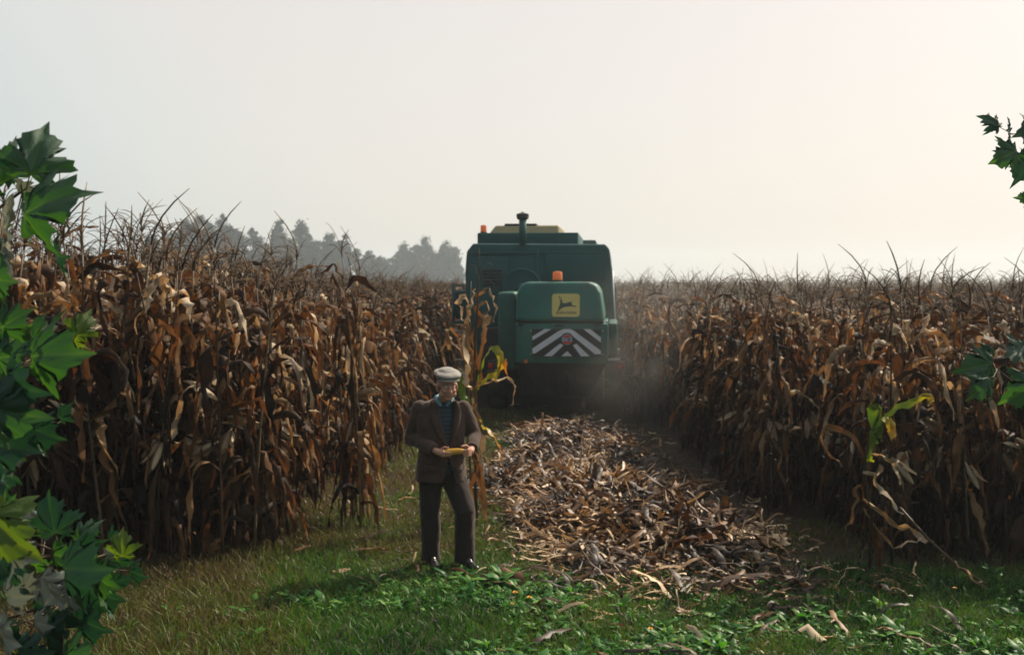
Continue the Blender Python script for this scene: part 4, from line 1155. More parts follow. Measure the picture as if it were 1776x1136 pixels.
class Blob:
    """a body built from overlapping tapered pieces, fused into one surface"""
    def __init__(s): s.bm = bmesh.new()
    def add(s, V, F):
        vv = [s.bm.verts.new(v) for v in V]
        for f in F: s.bm.faces.new([vv[i] for i in f])
    def cap(s, a, b_, r0, r1, ex=1.0, n_=16):
        """capsule with round ends; ex flattens it along y"""
        a, b_ = Vector(a), Vector(b_); d = (b_ - a); L = d.length; d.normalize(); pts, rr_ = [], []
        for q in range(5):
            t_ = q / 4 * math.pi / 2; pts.append(a - d * r0 * math.cos(t_)); rr_.append(max(.0006, r0 * math.sin(t_)))
        for q in range(5):
            t_ = math.pi / 2 - q / 4 * math.pi / 2; pts.append(b_ + d * r1 * math.cos(t_)); rr_.append(max(.0006, r1 * math.sin(t_)))
        V, F, _ = tube(pts, rr_, n_)
        if ex != 1.0:
            c = (a + b_) / 2; V = [Vector((v.x, c.y + (v.y - c.y) * ex, v.z)) for v in V]
        s.add(V, F)
    def ell(s, c, r_, rot=None):
        M_ = Matrix.Translation(c) @ (rot.to_matrix().to_4x4() if rot else Matrix()) @ Matrix.Diagonal((*r_, 1))
        bmesh.ops.create_icosphere(s.bm, subdivisions=3, radius=1, matrix=M_)
    def loft(s, rings, n_=28, pw=2.4):
        """rings: (cx, cy, z, rx, ry), superellipse"""
        V, F = [], []
        for cx_, cy_, z, rx, ry in rings:
            for k in range(n_):
                a = 2 * math.pi * k / n_; c, q = math.cos(a), math.sin(a)
                V.append((cx_ + rx * math.copysign(abs(c) ** (2 / pw), c), cy_ + ry * math.copysign(abs(q) ** (2 / pw), q), z))
        for i in range(len(rings) - 1):
            for k in range(n_):
                k2 = (k + 1) % n_; F.append((i * n_ + k, i * n_ + k2, (i + 1) * n_ + k2, (i + 1) * n_ + k))
        F.append(tuple(range(n_ - 1, -1, -1))); F.append(tuple((len(rings) - 1) * n_ + k for k in range(n_)))
        s.add(V, F)
    def limb(s, pts, radii, n_=18):
        V, F, _ = tube(pts, radii, n_); s.add(V, F)
    def build(s, name, m, parent, voxel=.006, smooth=4, folds=0.0, fs=(9, 9, 5), cut=None, seed=0):
        bmesh.ops.recalc_face_normals(s.bm, faces=s.bm.faces)
        me = bpy.data.meshes.new(name); s.bm.to_mesh(me); s.bm.free()
        ob = bpy.data.objects.new(name, me); COL.objects.link(ob)
        md = ob.modifiers.new('a', 'REMESH'); md.mode = 'VOXEL'; md.voxel_size = voxel
        if smooth:
            md = ob.modifiers.new('b', 'SMOOTH'); md.iterations = smooth; md.factor = .5
        def bake():
            bpy.context.view_layer.update()
            m2 = bpy.data.meshes.new_from_object(ob.evaluated_get(bpy.context.evaluated_depsgraph_get()))
            ob.modifiers.clear(); ob.data = m2
        bake()
        if folds:
            N = len(ob.data.vertices); co_ = np.empty(N * 3, dtype=np.float32); ob.data.vertices.foreach_get('co', co_); co_ = co_.reshape(-1, 3)
            nn = np.empty(N * 3, dtype=np.float32); ob.data.vertices.foreach_get('normal', nn); nn = nn.reshape(-1, 3)
            for i in range(N):
                x, y, z = co_[i]
                h = noise.noise((x * fs[0] + seed, y * fs[1], z * fs[2])) + .6 * abs(noise.noise((x * fs[0] * 2 + (z * 6), y * 14, z * fs[2] * 2.2 + seed))) - .25
                co_[i] += nn[i] * h * folds
            ob.data.vertices.foreach_set('co', co_.ravel())
        if cut:
            for cme in cut:
                cme_o = bpy.data.objects.new('cutter', cme); COL.objects.link(cme_o)
                md = ob.modifiers.new('c', 'BOOLEAN'); md.operation = 'DIFFERENCE'; md.object = cme_o; md.solver = 'EXACT'
                bake(); bpy.data.objects.remove(cme_o)
        ob.data.materials.clear(); ob.data.materials.append(m)
        ob.data.polygons.foreach_set('use_smooth', np.ones(len(ob.data.polygons), dtype=bool))
        if cut: ob.data.set_sharp_from_angle(angle=R(50))
        ob.parent = parent; ob.data.name = name
        return ob

# joints
HEAD = Vector((.018, -.085, 1.515)); NECK = Vector((-.012, -.01, 1.37))
SH_R, EL_R, WR_R = Vector((-.215, .0, 1.315)), Vector((-.290, .035, 1.065)), Vector((-.075, -.215, .995))
SH_L, EL_L, WR_L = Vector((.140, .0, 1.315)), Vector((.235, .03, 1.085)), Vector((.222, -.175, 1.005))
HP_R, KN_R, AN_R = Vector((-.115, .0, .84)), Vector((-.135, -.03, .46)), Vector((-.130, .03, .085))
HP_L, KN_L, AN_L = Vector((.055, .0, .84)), Vector((.158, -.090, .46)), Vector((.155, -.04, .085))
B = Blob()
# head: yawed to image right, pitched down
hq = Quaternion((0, 0, 1), R(17)) @ Quaternion((1, 0, 0), R(7))
def hp(x, y, z): return HEAD + hq @ Vector((x, y, z))
B.ell(hp(0, .012, .03), (.076, .096, .095), hq)
B.ell(hp(0, -.028, -.035), (.062, .062, .085), hq)          # face
B.ell(hp(0, -.050, -.098), (.036, .032, .024), hq)          # chin
B.ell(hp(-.050, -.018, -.07), (.022, .04, .03), hq); B.ell(hp(.050, -.018, -.07), (.022, .04, .03), hq)
B.ell(hp(-.036, -.070, -.035), (.022, .018, .018), hq); B.ell(hp(.036, -.070, -.035), (.022, .018, .018), hq)   # cheeks
B.cap(hp(0, -.086, .008), hp(0, -.112, -.034), .008, .014)  # nose
B.ell(hp(-.012, -.100, -.038), (.008, .010, .008), hq); B.ell(hp(.012, -.100, -.038), (.008, .010, .008), hq)
B.cap(hp(-.045, -.072, .022), hp(-.012, -.080, .019), .008, .007); B.cap(hp(.045, -.072, .022), hp(.012, -.080, .019), .008, .007)
B.ell(hp(0, -.055, -.01), (.052, .036, .045), hq)
B.cap(hp(-.020, -.088, -.062), hp(.020, -.088, -.062), .006, .006); B.cap(hp(-.017, -.085, -.074), hp(.017, -.085, -.074), .0065, .0065)
for sx_ in (-1, 1):
    B.ell(hp(sx_ * .080, .012, -.018), (.011, .020, .034), hq); B.ell(hp(sx_ * .078, .006, -.045), (.009, .011, .012), hq)
B.cap(NECK, hp(0, .02, -.05), .058, .054)
# trunk and limbs under the clothes
B.loft([(-.03, .0, .80, .14, .10), (-.03, .0, 1.0, .135, .095), (-.035, .0, 1.2, .155, .10), (-.037, .0, 1.32, .15, .085), (-.03, 0, 1.38, .07, .06)])
for a, b_, r0, r1 in ((SH_R, EL_R, .046, .036), (EL_R, WR_R, .036, .025), (SH_L, EL_L, .046, .036), (EL_L, WR_L, .036, .025),
                      (HP_R, KN_R, .075, .052), (KN_R, AN_R, .050, .034), (HP_L, KN_L, .075, .052), (KN_L, AN_L, .050, .034)):
    B.cap(a, b_, r0, r1)
COB0, COB1 = Vector((.008, -.262, .988)), Vector((.170, -.285, 1.004))
def hand(wr, palm_c, knuckles, tips_dir, thumb):
    B.cap(wr, palm_c, .026, .030, 1.0)
    for i, (kn, mid, tip) in enumerate(knuckles):
        r_ = .0088 if i < 3 else .0076
        B.cap(palm_c + (Vector(kn) - palm_c) * .3, kn, .011, .0095, n_=10); B.cap(kn, mid, .0094, r_, n_=10); B.cap(mid, tip, r_, r_ * .85, n_=10)
    a, b_, c = thumb
    B.cap(a, b_, .0125, .0105, n_=10); B.cap(b_, c, .0105, .009, n_=10)
# right hand (image left): palm under the cob end, fingers curl round the front
pc = Vector((-.015, -.240, .975)); ax_ = (COB1 - COB0).normalized()
kn = []
for i in range(4):
    c = COB0 + ax_ * (-.008 + i * .019)
    kn.append((c + Vector((-.010, .006, -.036)), c + Vector((0, -.030, -.024)), c + Vector((.004, -.036, .006 - .002 * i))))
hand(WR_R, pc, kn, None, (Vector((-.03, -.225, 1.0)), Vector((.0, -.240, 1.024)), Vector((.032, -.262, 1.024))))
# left hand grips the other end from the right
pc = Vector((.212, -.235, .992))
kn = []
for i in range(4):
    c = COB1 + Vector((-.006, 0, .020 - i * .017))
    kn.append((Vector((.214, -.272, 1.020 - i * .017)), Vector((.196, -.316 + .003 * i, 1.016 - i * .017)), Vector((.160, -.322 + .003 * i, 1.012 - i * .015))))
hand(WR_L, pc, kn, None, (Vector((.205, -.225, 1.015)), Vector((.180, -.240, 1.040)), Vector((.145, -.268, 1.038))))
body_o = B.build('body', M_skin, MAN, .0038, 2)

# sweater and shirt
B = Blob()
B.loft([(-.03, -.005, .78, .165, .125), (-.03, -.005, 1.0, .160, .120), (-.035, -.005, 1.2, .175, .120), (-.037, 0, 1.31, .165, .10), (-.025, -.005, 1.375, .085, .075)])
B.build('sweater', M_sweater, MAN, .008, 3, .004)
B = Blob()
for sgn in (-1, 1):
    B.limb([NECK + Vector((sgn * .020, -.080, -.030)), NECK + Vector((sgn * .052, -.060, .010)), NECK + Vector((sgn * .066, .0, .035)), NECK + Vector((sgn * .04, .055, .045)), NECK + Vector((0, .068, .045))], [.014, .021, .021, .02, .02], 10)
B.build('shirt_collar', M_shirt, MAN, .005, 2)

# jacket
B = Blob()
B.loft([(-.040, .0, .715, .212, .165), (-.040, .0, .80, .208, .160), (-.038, .0, .92, .196, .150), (-.036, -.002, 1.05, .192, .145), (-.037, -.004, 1.17, .205, .146), (-.038, 0, 1.26, .215, .130),
        (-.038, .004, 1.325, .200, .108), (-.034, .008, 1.365, .150, .088), (-.022, .01, 1.395, .082, .075)], 32)
B.ell(SH_R + Vector((.012, 0, -.012)), (.075, .078, .066)); B.ell(SH_L + Vector((-.012, 0, -.012)), (.075, .078, .066))
def sleeve(sh, el, wr):
    d = (wr - el).normalized()
    B.cap(sh, el, .070, .061); B.limb([el - d * .01, (el + wr) / 2, wr - d * .004], [.062, .056, .050])
    B.ell(el, (.063, .063, .063))
sleeve(SH_R, EL_R, WR_R); sleeve(SH_L, EL_L, WR_L)
def wedge(poly, y0, y1):
    bm = bmesh.new(); a = [bm.verts.new((x, y0, z)) for x, z in poly]; b__ = [bm.verts.new((x, y1, z)) for x, z in poly]
    bm.faces.new(a); bm.faces.new(b__[::-1])
    for i in range(len(poly)):
        j = (i + 1) % len(poly); bm.faces.new((a[j], a[i], b__[i], b__[j]))
    bmesh.ops.recalc_face_normals(bm, faces=bm.faces); me = bpy.data.meshes.new('w'); bm.to_mesh(me); bm.free(); return me
cutV = wedge([(-.075, 1.42), (.062, 1.42), (.066, 1.30), (.058, 1.15), (.035, 1.02), (.022, 1.02), (-.030, 1.20)], -.30, -.05)
cutH = wedge([(.026, .97), (.12, .60), (-.05, .60), (.010, .82)], -.30, -.11)
jk = B.build('jacket', M_jacket, MAN, .0068, 4, .0085, (11, 9, 7), [cutV, cutH], 3)

# lapels, pockets, buttons laid on the jacket front
from mathutils.bvhtree import BVHTree
bvh = BVHTree.FromPolygons([v.co.copy() for v in jk.data.vertices], [tuple(p.vertices) for p in jk.data.polygons])
def on_front(x, z, off):
    h = bvh.ray_cast(Vector((x, -.6, z)), Vector((0, 1, 0)))
    y = h[0].y if h[0] is not None and h[0].y < .02 else -.13
    return Vector((x, y - off, z))
def patch(name, edge_a, edge_b, m, nu=5, off=.006, thick=.004):
    """strip between two point rows on the front"""
    n_ = len(edge_a); V = []; F = []
    for i in range(n_):
        for j in range(nu):
            t_ = j / (nu - 1); x = edge_a[i][0] * (1 - t_) + edge_b[i][0] * t_; z = edge_a[i][1] * (1 - t_) + edge_b[i][1] * t_
            V.append(on_front(x, z, off + .004 * math.sin(t_ * math.pi)))
    N = len(V)
    ys_ = [v.y for v in V]
    V += [v + Vector((0, thick, 0)) for v in V]
    for i in range(n_ - 1):
        for j in range(nu - 1):
            a = i * nu + j; F.append((a, a + 1, a + nu + 1, a + nu)); F.append((N + a, N + a + nu, N + a + nu + 1, N + a + 1))
    rim = [i for i in range(nu)] + [i * nu + nu - 1 for i in range(1, n_)] + [(n_ - 1) * nu + j for j in range(nu - 2, -1, -1)] + [i * nu for i in range(n_ - 2, 0, -1)]
    for i in range(len(rim)):
        a, b__ = rim[i], rim[(i + 1) % len(rim)]; F.append((b__, a, N + a, N + b__))
    o_ = mk(name, V, F, m, MAN); bm = bmesh.new(); bm.from_mesh(o_.data); bmesh.ops.recalc_face_normals(bm, faces=bm.faces); bm.to_mesh(o_.data); bm.free(); return o_
patch('lapel', [(.070, 1.385), (.074, 1.33), (.074, 1.26), (.070, 1.18), (.060, 1.10), (.042, 1.03)], [(.092, 1.395), (.120, 1.335), (.135, 1.28), (.122, 1.20), (.092, 1.11), (.046, 1.02)], M_jacket, off=.009)
patch('lapel', [(-.082, 1.385), (-.078, 1.33), (-.062, 1.26), (-.044, 1.19), (-.018, 1.11), (.012, 1.03)], [(-.105, 1.395), (-.135, 1.335), (-.130, 1.28), (-.105, 1.20), (-.065, 1.11), (.006, 1.02)], M_jacket, off=.009)
patch('pocket_flap', [(-.17, .86), (-.12, .855), (-.07, .85)], [(-.17, .81), (-.12, .80), (-.07, .80)], M_jacket, 4)
patch('pocket_flap', [(.075, .85), (.105, .855), (.14, .86)], [(.075, .80), (.105, .805), (.14, .81)], M_jacket, 4)
for x, z in ((.015, .94), (.010, .86)):
    p = on_front(x, z, .004); lathe('button', [(.011, 0), (.012, -.004), (.008, -.007)], M_btn, MAN, (p.x, p.y, p.z), 'Y', 12)

# trousers
B = Blob()
B.loft([(-.035, .005, .72, .160, .125), (-.035, .0, .84, .165, .125), (-.035, .0, .95, .150, .115)])
B.limb([(-.120, .0, .84), (-.130, -.005, .66), (-.133, -.020, .46), (-.130, .0, .28), (-.130, .018, .075), (-.130, .018, .035)], [.104, .100, .088, .083, .083, .084], 24)
B.limb([(.045, .0, .84), (.082, -.03, .68), (.160, -.095, .47), (.160, -.062, .28), (.158, -.045, .075), (.158, -.045, .04)], [.106, .102, .092, .084, .083, .084], 24)
B.build('trousers', M_trous, MAN, .0070, 3, .012, (9, 9, 4), None, 8)

# shoes
def shoe(a, yaw):
    B = Blob(); q = Quaternion((0, 0, 1), yaw)
    f = lambda x, y, z: Vector((a.x, a.y, 0)) + q @ Vector((x, y, z))
    B.ell(f(0, .03, .045), (.038, .055, .045), q); B.ell(f(0, -.06, .034), (.042, .075, .032), q); B.ell(f(0, -.115, .028), (.040, .055, .026), q)
    B.ell(f(0, -.02, .055), (.034, .06, .038), q)
    s_ = B.build('shoe', M_shoe, MAN, .006, 3)
    V, F = [], []
    out = []
    for k in range(20):
        t_ = 2 * math.pi * k / 20; out.append((.043 * math.cos(t_) * (1 - .12 * math.sin(t_) ** 2), -.045 + .125 * math.sin(t_)))
    for z in (.0, .016): V += [f(x, y, z) for x, y in out]
    F = [tuple(range(19, -1, -1)), tuple(range(20, 40))] + [(k, (k + 1) % 20, 20 + (k + 1) % 20, 20 + k) for k in range(20)]
    mk('sole', V, F, M_black, s_)
shoe(Vector((-.115, -.015, 0)), R(14)); shoe(Vector((.170, -.085, 0)), R(38))

# cap, hair, eyes
B = Blob()
B.ell(hp(0, .020, .096), (.114, .130, .038), hq @ Quaternion((1, 0, 0), R(2)))
B.ell(hp(0, -.038, .094), (.108, .094, .032), hq @ Quaternion((1, 0, 0), R(6)))
B.ell(hp(0, .022, .070), (.092, .106, .040), hq)
B.ell(hp(0, .012, .115), (.078, .092, .032), hq)
B.build('cap', M_cap, MAN, .006, 3, .004, (18, 18, 18), None, 2)
V, F = [], []; n_ = 13
for lay in (0, 1):
    for i in range(n_):
        a = -math.pi + math.pi * i / (n_ - 1)
        for j, rr_ in enumerate((0, .5, 1)):
            x = math.cos(a) * (.080 + .006 * rr_); y = -.055 + math.sin(a) * (.045 + .040 * rr_)
            V.append(hp(x, y, .076 - .016 * rr_ - .010 * (1 - abs(math.cos(a))) * 0 + .008 * math.cos(a) ** 2 * 0 - (.005 if lay else 0)))
N = n_ * 3
for i in range(n_ - 1):
    for j in range(2):
        a = i * 3 + j; F += [(a, a + 1, a + 4, a + 3), (N + a, N + a + 3, N + a + 4, N + a + 1)]
    F += [(i * 3 + 2, i * 3 + 5, N + i * 3 + 5, N + i * 3 + 2)]
mk('cap_peak', V, F, M_cap, MAN)
for sgn in (-1, 1):
    B = Blob(); B.ell(hp(sgn * .066, .030, .0), (.016, .045, .032), hq); B.ell(hp(sgn * .050, .070, -.01), (.03, .03, .04), hq); B.build('hair', M_hair, MAN, .006, 1, .004, (60, 60, 60))
    e_ = lathe('eye', [(.001, -.011), (.007, -.008), (.0105, 0), (.007, .008), (.001, .011)], M_eye, MAN, (0, 0, 0), 'Y', 12); e_.location = hp(sgn * .030, -.080, .004)
    B = Blob(); B.cap(hp(sgn * .046, -.082, .026), hp(sgn * .018, -.091, .024), .0045, .0045); B.build('eyebrow', M_hair, MAN, .0025, 1)

# corn cob in his hands
M_kernel = solid('yellow_kernels', (0.62, 0.33, 0.03), .35, var=.12, scale=60)
V, F = [], []; nr, nk = 14, 22; u_n, v_n = nr * 6, nk * 4
cm = Matrix.Translation(COB0) @ (COB1 - COB0).to_track_quat('Z', 'Y').to_matrix().to_4x4(); Lc = (COB1 - COB0).length
for j in range(v_n + 1):
    f_ = j / v_n; r_ = .0265 * math.sqrt(max(.02, 1 - max(0, (f_ - .55) / .47) ** 2.2)) * (1 if f_ > .06 else .8)
    for i in range(u_n):
        a = 2 * math.pi * i / u_n; bmp = abs(math.sin(a * nr / 2)) ** .5 * abs(math.sin(f_ * nk * math.pi)) ** .5
        rr_ = r_ * (.90 + .10 * bmp); V.append(cm @ Vector((math.cos(a) * rr_, math.sin(a) * rr_, f_ * Lc)))
for j in range(v_n):
    for i in range(u_n):
        i2 = (i + 1) % u_n; F.append((j * u_n + i, j * u_n + i2, (j + 1) * u_n + i2, (j + 1) * u_n + i))
F.append(tuple(range(u_n - 1, -1, -1))); F.append(tuple(v_n * u_n + i for i in range(u_n)))
cob = mk('corn_cob', V, F, M_kernel); cob.location = mloc
tag(cob, 'bare yellow corn cob held in both hands of the man', 'corn cob')

# ------------------------------------------------------------------ maple saplings
HALF = [(0, 0), (.06, -.05), (.16, -.10), (.32, -.16), (.31, -.08), (.47, -.07), (.41, .00), (.35, .06), (.36, .12), (.47, .14), (.51, .22), (.61, .22), (.78, .34), (.64, .37), (.66, .46), (.53, .46), (.46, .49),
        (.33, .45), (.27, .48), (.30, .58), (.44, .65), (.34, .69), (.37, .81), (.25, .80), (.17, .87), (.10, .94), (0, 1.14)]
OUT = HALF + [(-x, y) for x, y in HALF[-2:0:-1]]
TIPS = [(0, 1.10), (.76, .33), (-.76, .33), (.40, -.10), (-.40, -.10)]
def maple_mesh(seed):
    rng = random.Random(seed); V = []; VN = []; UV = []
    c0 = Vector((0, .02)); rings = 5; no = len(OUT)
    jit = [rng.uniform(.93, 1.05) for _ in OUT]
    cup = rng.uniform(-.55, .10); fold_ = rng.uniform(.15, .6); tw = rng.uniform(-.25, .25)
    for i, (x, y) in enumerate(OUT):
        for r_ in range(1, rings + 1):
            f = r_ / rings; p = c0 + (Vector((x, y)) * jit[i] - c0) * f
            best = 9
            for tx, ty in TIPS:
                d = Vector((tx, ty)); q = p - c0; t_ = max(0, min(1, q.dot(d) / d.length_squared)); best = min(best, (q - d * t_).length)
            z = cup * p.length_squared + fold_ * min(best, .15) - fold_ * .1 + tw * p.x * p.y + .13 * noise.noise((p.x * 3.5 + seed, p.y * 3.5, 0)) * f + .03 * math.sin(i * 2.3) * f * f
            z -= .22 * max(0, f - .6) * (1 if best < .06 else .3)
            V.append((p.x, p.y, z)); VN.append(max(0, 1 - best / .045)); UV.append((p.x, p.y))
    V.append((c0.x, c0.y, 0)); VN.append(1); UV.append((0, 0)); ci = len(V) - 1; F = []
    for i in range(no):
        j = (i + 1) % no; F.append((ci, j * rings, i * rings)) 
        for r_ in range(rings - 1):
            a, b__ = i * rings + r_, j * rings + r_; F.append((a, b__, b__ + 1, a + 1))
    return V, F, VN, UV
MM = []
for k in range(8):
    V, F, VN, UV = maple_mesh(40 + k); MM.append((V, F, VN, UV))
maple_cache = {}
def maple_leaf(tree_o, px, py, Y, ang, size, tiltx, roll, kind, k, toward=0.0):
    """leaf whose stalk end is at (px,py,Y); ang = direction in the picture plane (deg, 0 right, 90 up)"""
    base = P(px, py, Y) if px is not None else Vector(Y)
    key = (k % 8, kind)
    if key not in maple_cache:
        V, F, VN, UV = MM[k % 8]; maple_cache[key] = mk('maple_leaf', V, F, M_maple[kind], uv=UV, extra={'vein': VN}, link=False)
    o_ = obj_from('leaf', maple_cache[key], tree_o)
    # local: leaf in XY plane, +Y tip, +Z upper face. place: +Y -> ang in XZ plane, +Z -> towards the camera(-Y)
    M_ = Matrix.Rotation(R(90), 3, 'X')                       # Y->Z , Z->-Y
    M_ = Matrix.Rotation(-R(ang - 90), 3, 'Y') @ M_ @ Matrix.Rotation(R(roll), 3, 'Y') @ Matrix.Rotation(R(tiltx), 3, 'X')
    M4 = Matrix.Translation(base - tree_o.location) @ M_.to_4x4() @ Matrix.Scale(size, 4)
    o_.matrix_local = M4
    return base
def sapling(loc, H, label, nb, sd):
    t_ = empty('maple_sapling', loc); rng = random.Random(sd)
    V, F, UV = tube([(0, 0, -.05), (.03, 0, H * .4), (-.02, .03, H * .75), (.02, 0, H)], [.026, .020, .013, .005], 10); mk('trunk', V, F, M_twig, t_, uv=UV)
    tag(t_, label, 'tree'); bpy.context.view_layer.update(); return t_
def twig(t_, a, b_, r0=.006, r1=.003):
    a, b_ = Vector(a) - t_.location, Vector(b_) - t_.location; mid = (a + b_) / 2 + Vector((0, 0, -.03))
    V, F, UV = tube([a, (a + mid) / 2 + Vector((0, 0, .01)), mid, (mid + b_) / 2, b_], [r0, r0 * .9, (r0 + r1) / 2, r1 * 1.1, r1], 7); return mk('branch', V, F, M_twig, t_, uv=UV)
def petiole(t_, a, b_):
    a, b_ = Vector(a) - t_.location, Vector(b_) - t_.location; mid = (a + b_) / 2 + Vector((0, 0, -.012))
    V, F, UV = tube([a, mid, b_], [.0018, .0014, .0012], 5); return mk('leaf_stalk', V, F, M_twig, t_, uv=UV)

TL = sapling((-1.42, 2.25, 0), 3.0, 'young maple with big green leaves filling the left edge of the view', 0, 1)
YM = 2.0
# (base px, py, depth, angle, size, tilt, roll, kind)
LV = [(52, 302, 2.00, 78, .115, -12, 12, 'green'), (26, 300, 2.10, 150, .090, 30, 0, 'dark'), (36, 318, 2.05, 250, .060, -40, 20, 'pale'),
      (38, 372, 1.98, 14, .140, 32, -22, 'green'), (12, 412, 1.95, -5, .115, 66, 0, 'pale'), (0, 436, 2.05, 200, .11, 20, 10, 'dark'), (-14, 482, 2.0, 0, .085, 50, 10, 'green'), (96, 442, 2.1, 5, .07, 74, 10, 'dark'),
      (132, 582, 2.0, 62, .066, -10, 12, 'yellow'), (128, 592, 2.05, 35, .06, 45, 0, 'yellow'), (60, 592, 2.1, 82, .070, 10, -30, 'green'), (0, 570, 2.0, 30, .085, 30, 0, 'green'), (84, 585, 2.15, 115, .05, 20, 0, 'pale'),
      (52, 618, 1.98, 2, .150, 46, -6, 'green'), (-6, 622, 2.0, 10, .10, 30, 0, 'green'), (8, 655, 1.94, -6, .150, 58, 8, 'dark'), (20, 690, 2.05, 6, .12, 70, -10, 'dark'),
      (-20, 706, 1.92, -6, .150, 36, 6, 'green'), (60, 745, 2.06, -12, .09, 50, 0, 'dark'), (-12, 770, 1.98, -8, .130, 52, -8, 'dark'), (30, 790, 2.0, 190, .07, 50, 0, 'pale'), (-10, 808, 2.0, -6, .06, 55, 0, 'dark'),
      (96, 925, 2.05, 100, .105, 10, 0, 'dark'), (74, 905, 2.1, 150, .06, 30, 10, 'pale'), (-24, 890, 1.92, -42, .145, 20, -6, 'yellow'), (10, 900, 2.0, 60, .07, 40, 0, 'green'),
      (212, 966, 2.02, 96, .066, 4, 0, 'yellow'), (200, 962, 2.06, 150, .035, 10, 20, 'pale'), (205, 975, 2.1, 60, .07, 40, 10, 'dark'), (110, 985, 1.98, 2, .155, 62, -10, 'dark'), (160, 985, 2.05, 12, .10, 55, 14, 'green'),
      (90, 960, 2.06, -4, .10, 50, 0, 'green'), (20, 962, 2.05, -30, .09, 50, 0, 'dark'), (70, 1000, 2.0, -50, .085, 30, 0, 'pale'), (8, 1030, 1.9, 10, .085, 55, 10, 'pale'), (120, 1035, 2.05, 250, .05, 20, 10, 'pale'),
      (150, 1010, 2.1, -30, .11, 40, 10, 'dark'), (60, 1040, 2.1, -20, .13, 40, 5, 'dark'), (0, 1090, 1.9, 0, .110, 60, 10, 'pale'), (140, 1075, 2.05, -10, .11, 60, -10, 'dark'), (80, 1100, 2.05, -8, .12, 50, 0, 'dark'),
      (180, 1030, 2.15, 0, .09, 60, 0, 'dark'), (30, 1125, 2.0, -20, .12, 40, 0, 'dark'), (110, 1140, 1.95, 5, .10, 50, 0, 'green'), (-10, 860, 2.1, 30, .09, 40, 0, 'dark'), (-6, 960, 2.1, -60, .10, 20, 0, 'dark'),
      (-30, 340, 2.05, 100, .12, 10, 0, 'green'), (-60, 420, 2.1, 80, .14, 30, 0, 'green'), (-70, 560, 2.1, 60, .13, 30, 0, 'green'), (-80, 700, 2.1, 100, .14, 30, 0, 'dark'), (-60, 830, 2.1, 60, .13, 30, 0, 'green'), (-90, 960, 2.1, 90, .13, 20, 0, 'green'), (-60, 1060, 2.1, 50, .13, 30, 0, 'dark')]
rx = random.Random(21)
for q in list(LV):
    if q[1] > 560 and q[0] > -30:
        LV.append((q[0] + rx.uniform(-45, 50), q[1] + rx.uniform(-40, 45), q[2] + rx.uniform(.03, .22), q[3] + rx.uniform(-70, 70), q[4] * rx.uniform(.5, .75), rx.uniform(0, 65), rx.uniform(-30, 30), rx.choice(['dark', 'dark', 'green'])))
LV += [(15, 945, 1.95, -20, .085, 45, 0, 'pale'), (120, 1000, 2.0, 240, .05, 20, 20, 'pale'), (60, 1075, 1.98, -5, .06, 60, 0, 'pale'), (45, 1020, 1.96, 60, .05, 30, 0, 'pale'), (225, 990, 2.05, -8, .055, 50, 0, 'dark'), (190, 935, 2.1, 20, .05, 40, 0, 'dark'), (170, 1000, 2.0, -5, .10, 66, 0, 'green'), (140, 950, 2.1, 20, .08, 50, 0, 'dark')]
nodes = {}
for g_, (py_t, py_b, ex, ey) in enumerate([(440, 520, 40, 330), (540, 700, 110, 600), (600, 860, 10, 690), (740, 1000, 110, 960), (960, 1130, 110, 1040)]):
    a = Vector((-1.40, 2.24, max(.3, P(0, py_b, 2.2).z))); b_ = P(ex, ey, 2.08); twig(TL, a, b_, .008, .003)
    nodes[g_] = [(a.lerp(b_, f) + Vector((0, 0, -.03 * math.sin(f * 3.14)))) for f in (.35, .5, .65, .8, .9, 1.0)]
allnodes = [p for q in nodes.values() for p in q]
for i, (px, py, Y, ang, sz, tx, ro, kd) in enumerate(LV):
    base = maple_leaf(TL, px, py, Y, ang, sz * (.88 if i < 8 else .74), tx, ro, kd, i)
    petiole(TL, min(allnodes, key=lambda q: (q - base).length), base)
# rest of the young tree, outside the frame
rng = random.Random(77)
for i in range(46):
    z = rng.uniform(.5, 3.1); a = rng.uniform(0, 6.28); r_ = rng.uniform(.25, .6)
    base = Vector((-1.75 + math.cos(a) * r_, 2.1 + math.sin(a) * r_, z))
    if base.x > -.53 * base.y - .14: continue
    maple_leaf(TL, None, None, base, rng.uniform(-60, 100), rng.uniform(.09, .15), rng.uniform(10, 70), rng.uniform(-30, 30), rng.choice(['green', 'dark', 'green', 'yellow']), i)
    petiole(TL, Vector((-1.42, 2.25, max(.3, z - .1))).lerp(base, .7), base)
TRt = sapling((2.30, 4.15, 0), 3.6, 'young maple just outside the right edge with a few leaves reaching in', 0, 2)
YR = 3.9
RV = [(1734, 221, YR, 140, .072, 10, 28, 'dark'), (1752, 232, YR, 176, .075, 62, 0, 'dark'), (1800, 222, YR, 200, .10, 50, 0, 'dark'), (1764, 262, YR - .05, 205, .105, 20, 10, 'green'), (1790, 268, YR, 240, .11, 20, 0, 'dark'),
      (1792, 345, YR, 175, .055, 10, 0, 'green'), (1722, 630, 3.4, 192, .115, 25, 10, 'green'), (1716, 655, 3.35, 225, .085, 30, 0, 'green'), (1720, 620, 3.45, 130, .05, 30, 0, 'dark'), (1775, 605, 3.4, 200, .085, 30, 10, 'dark'), (1800, 660, 3.4, 215, .115, 20, 0, 'green'),
      (1830, 600, 3.6, 100, .12, 20, 0, 'green'), (1850, 700, 3.6, 60, .12, 20, 0, 'green'), (1830, 300, YR, 60, .12, 20, 0, 'green'), (1850, 200, YR, 90, .12, 20, 0, 'dark'), (1840, 420, YR, 40, .12, 20, 0, 'green')]
rn = []
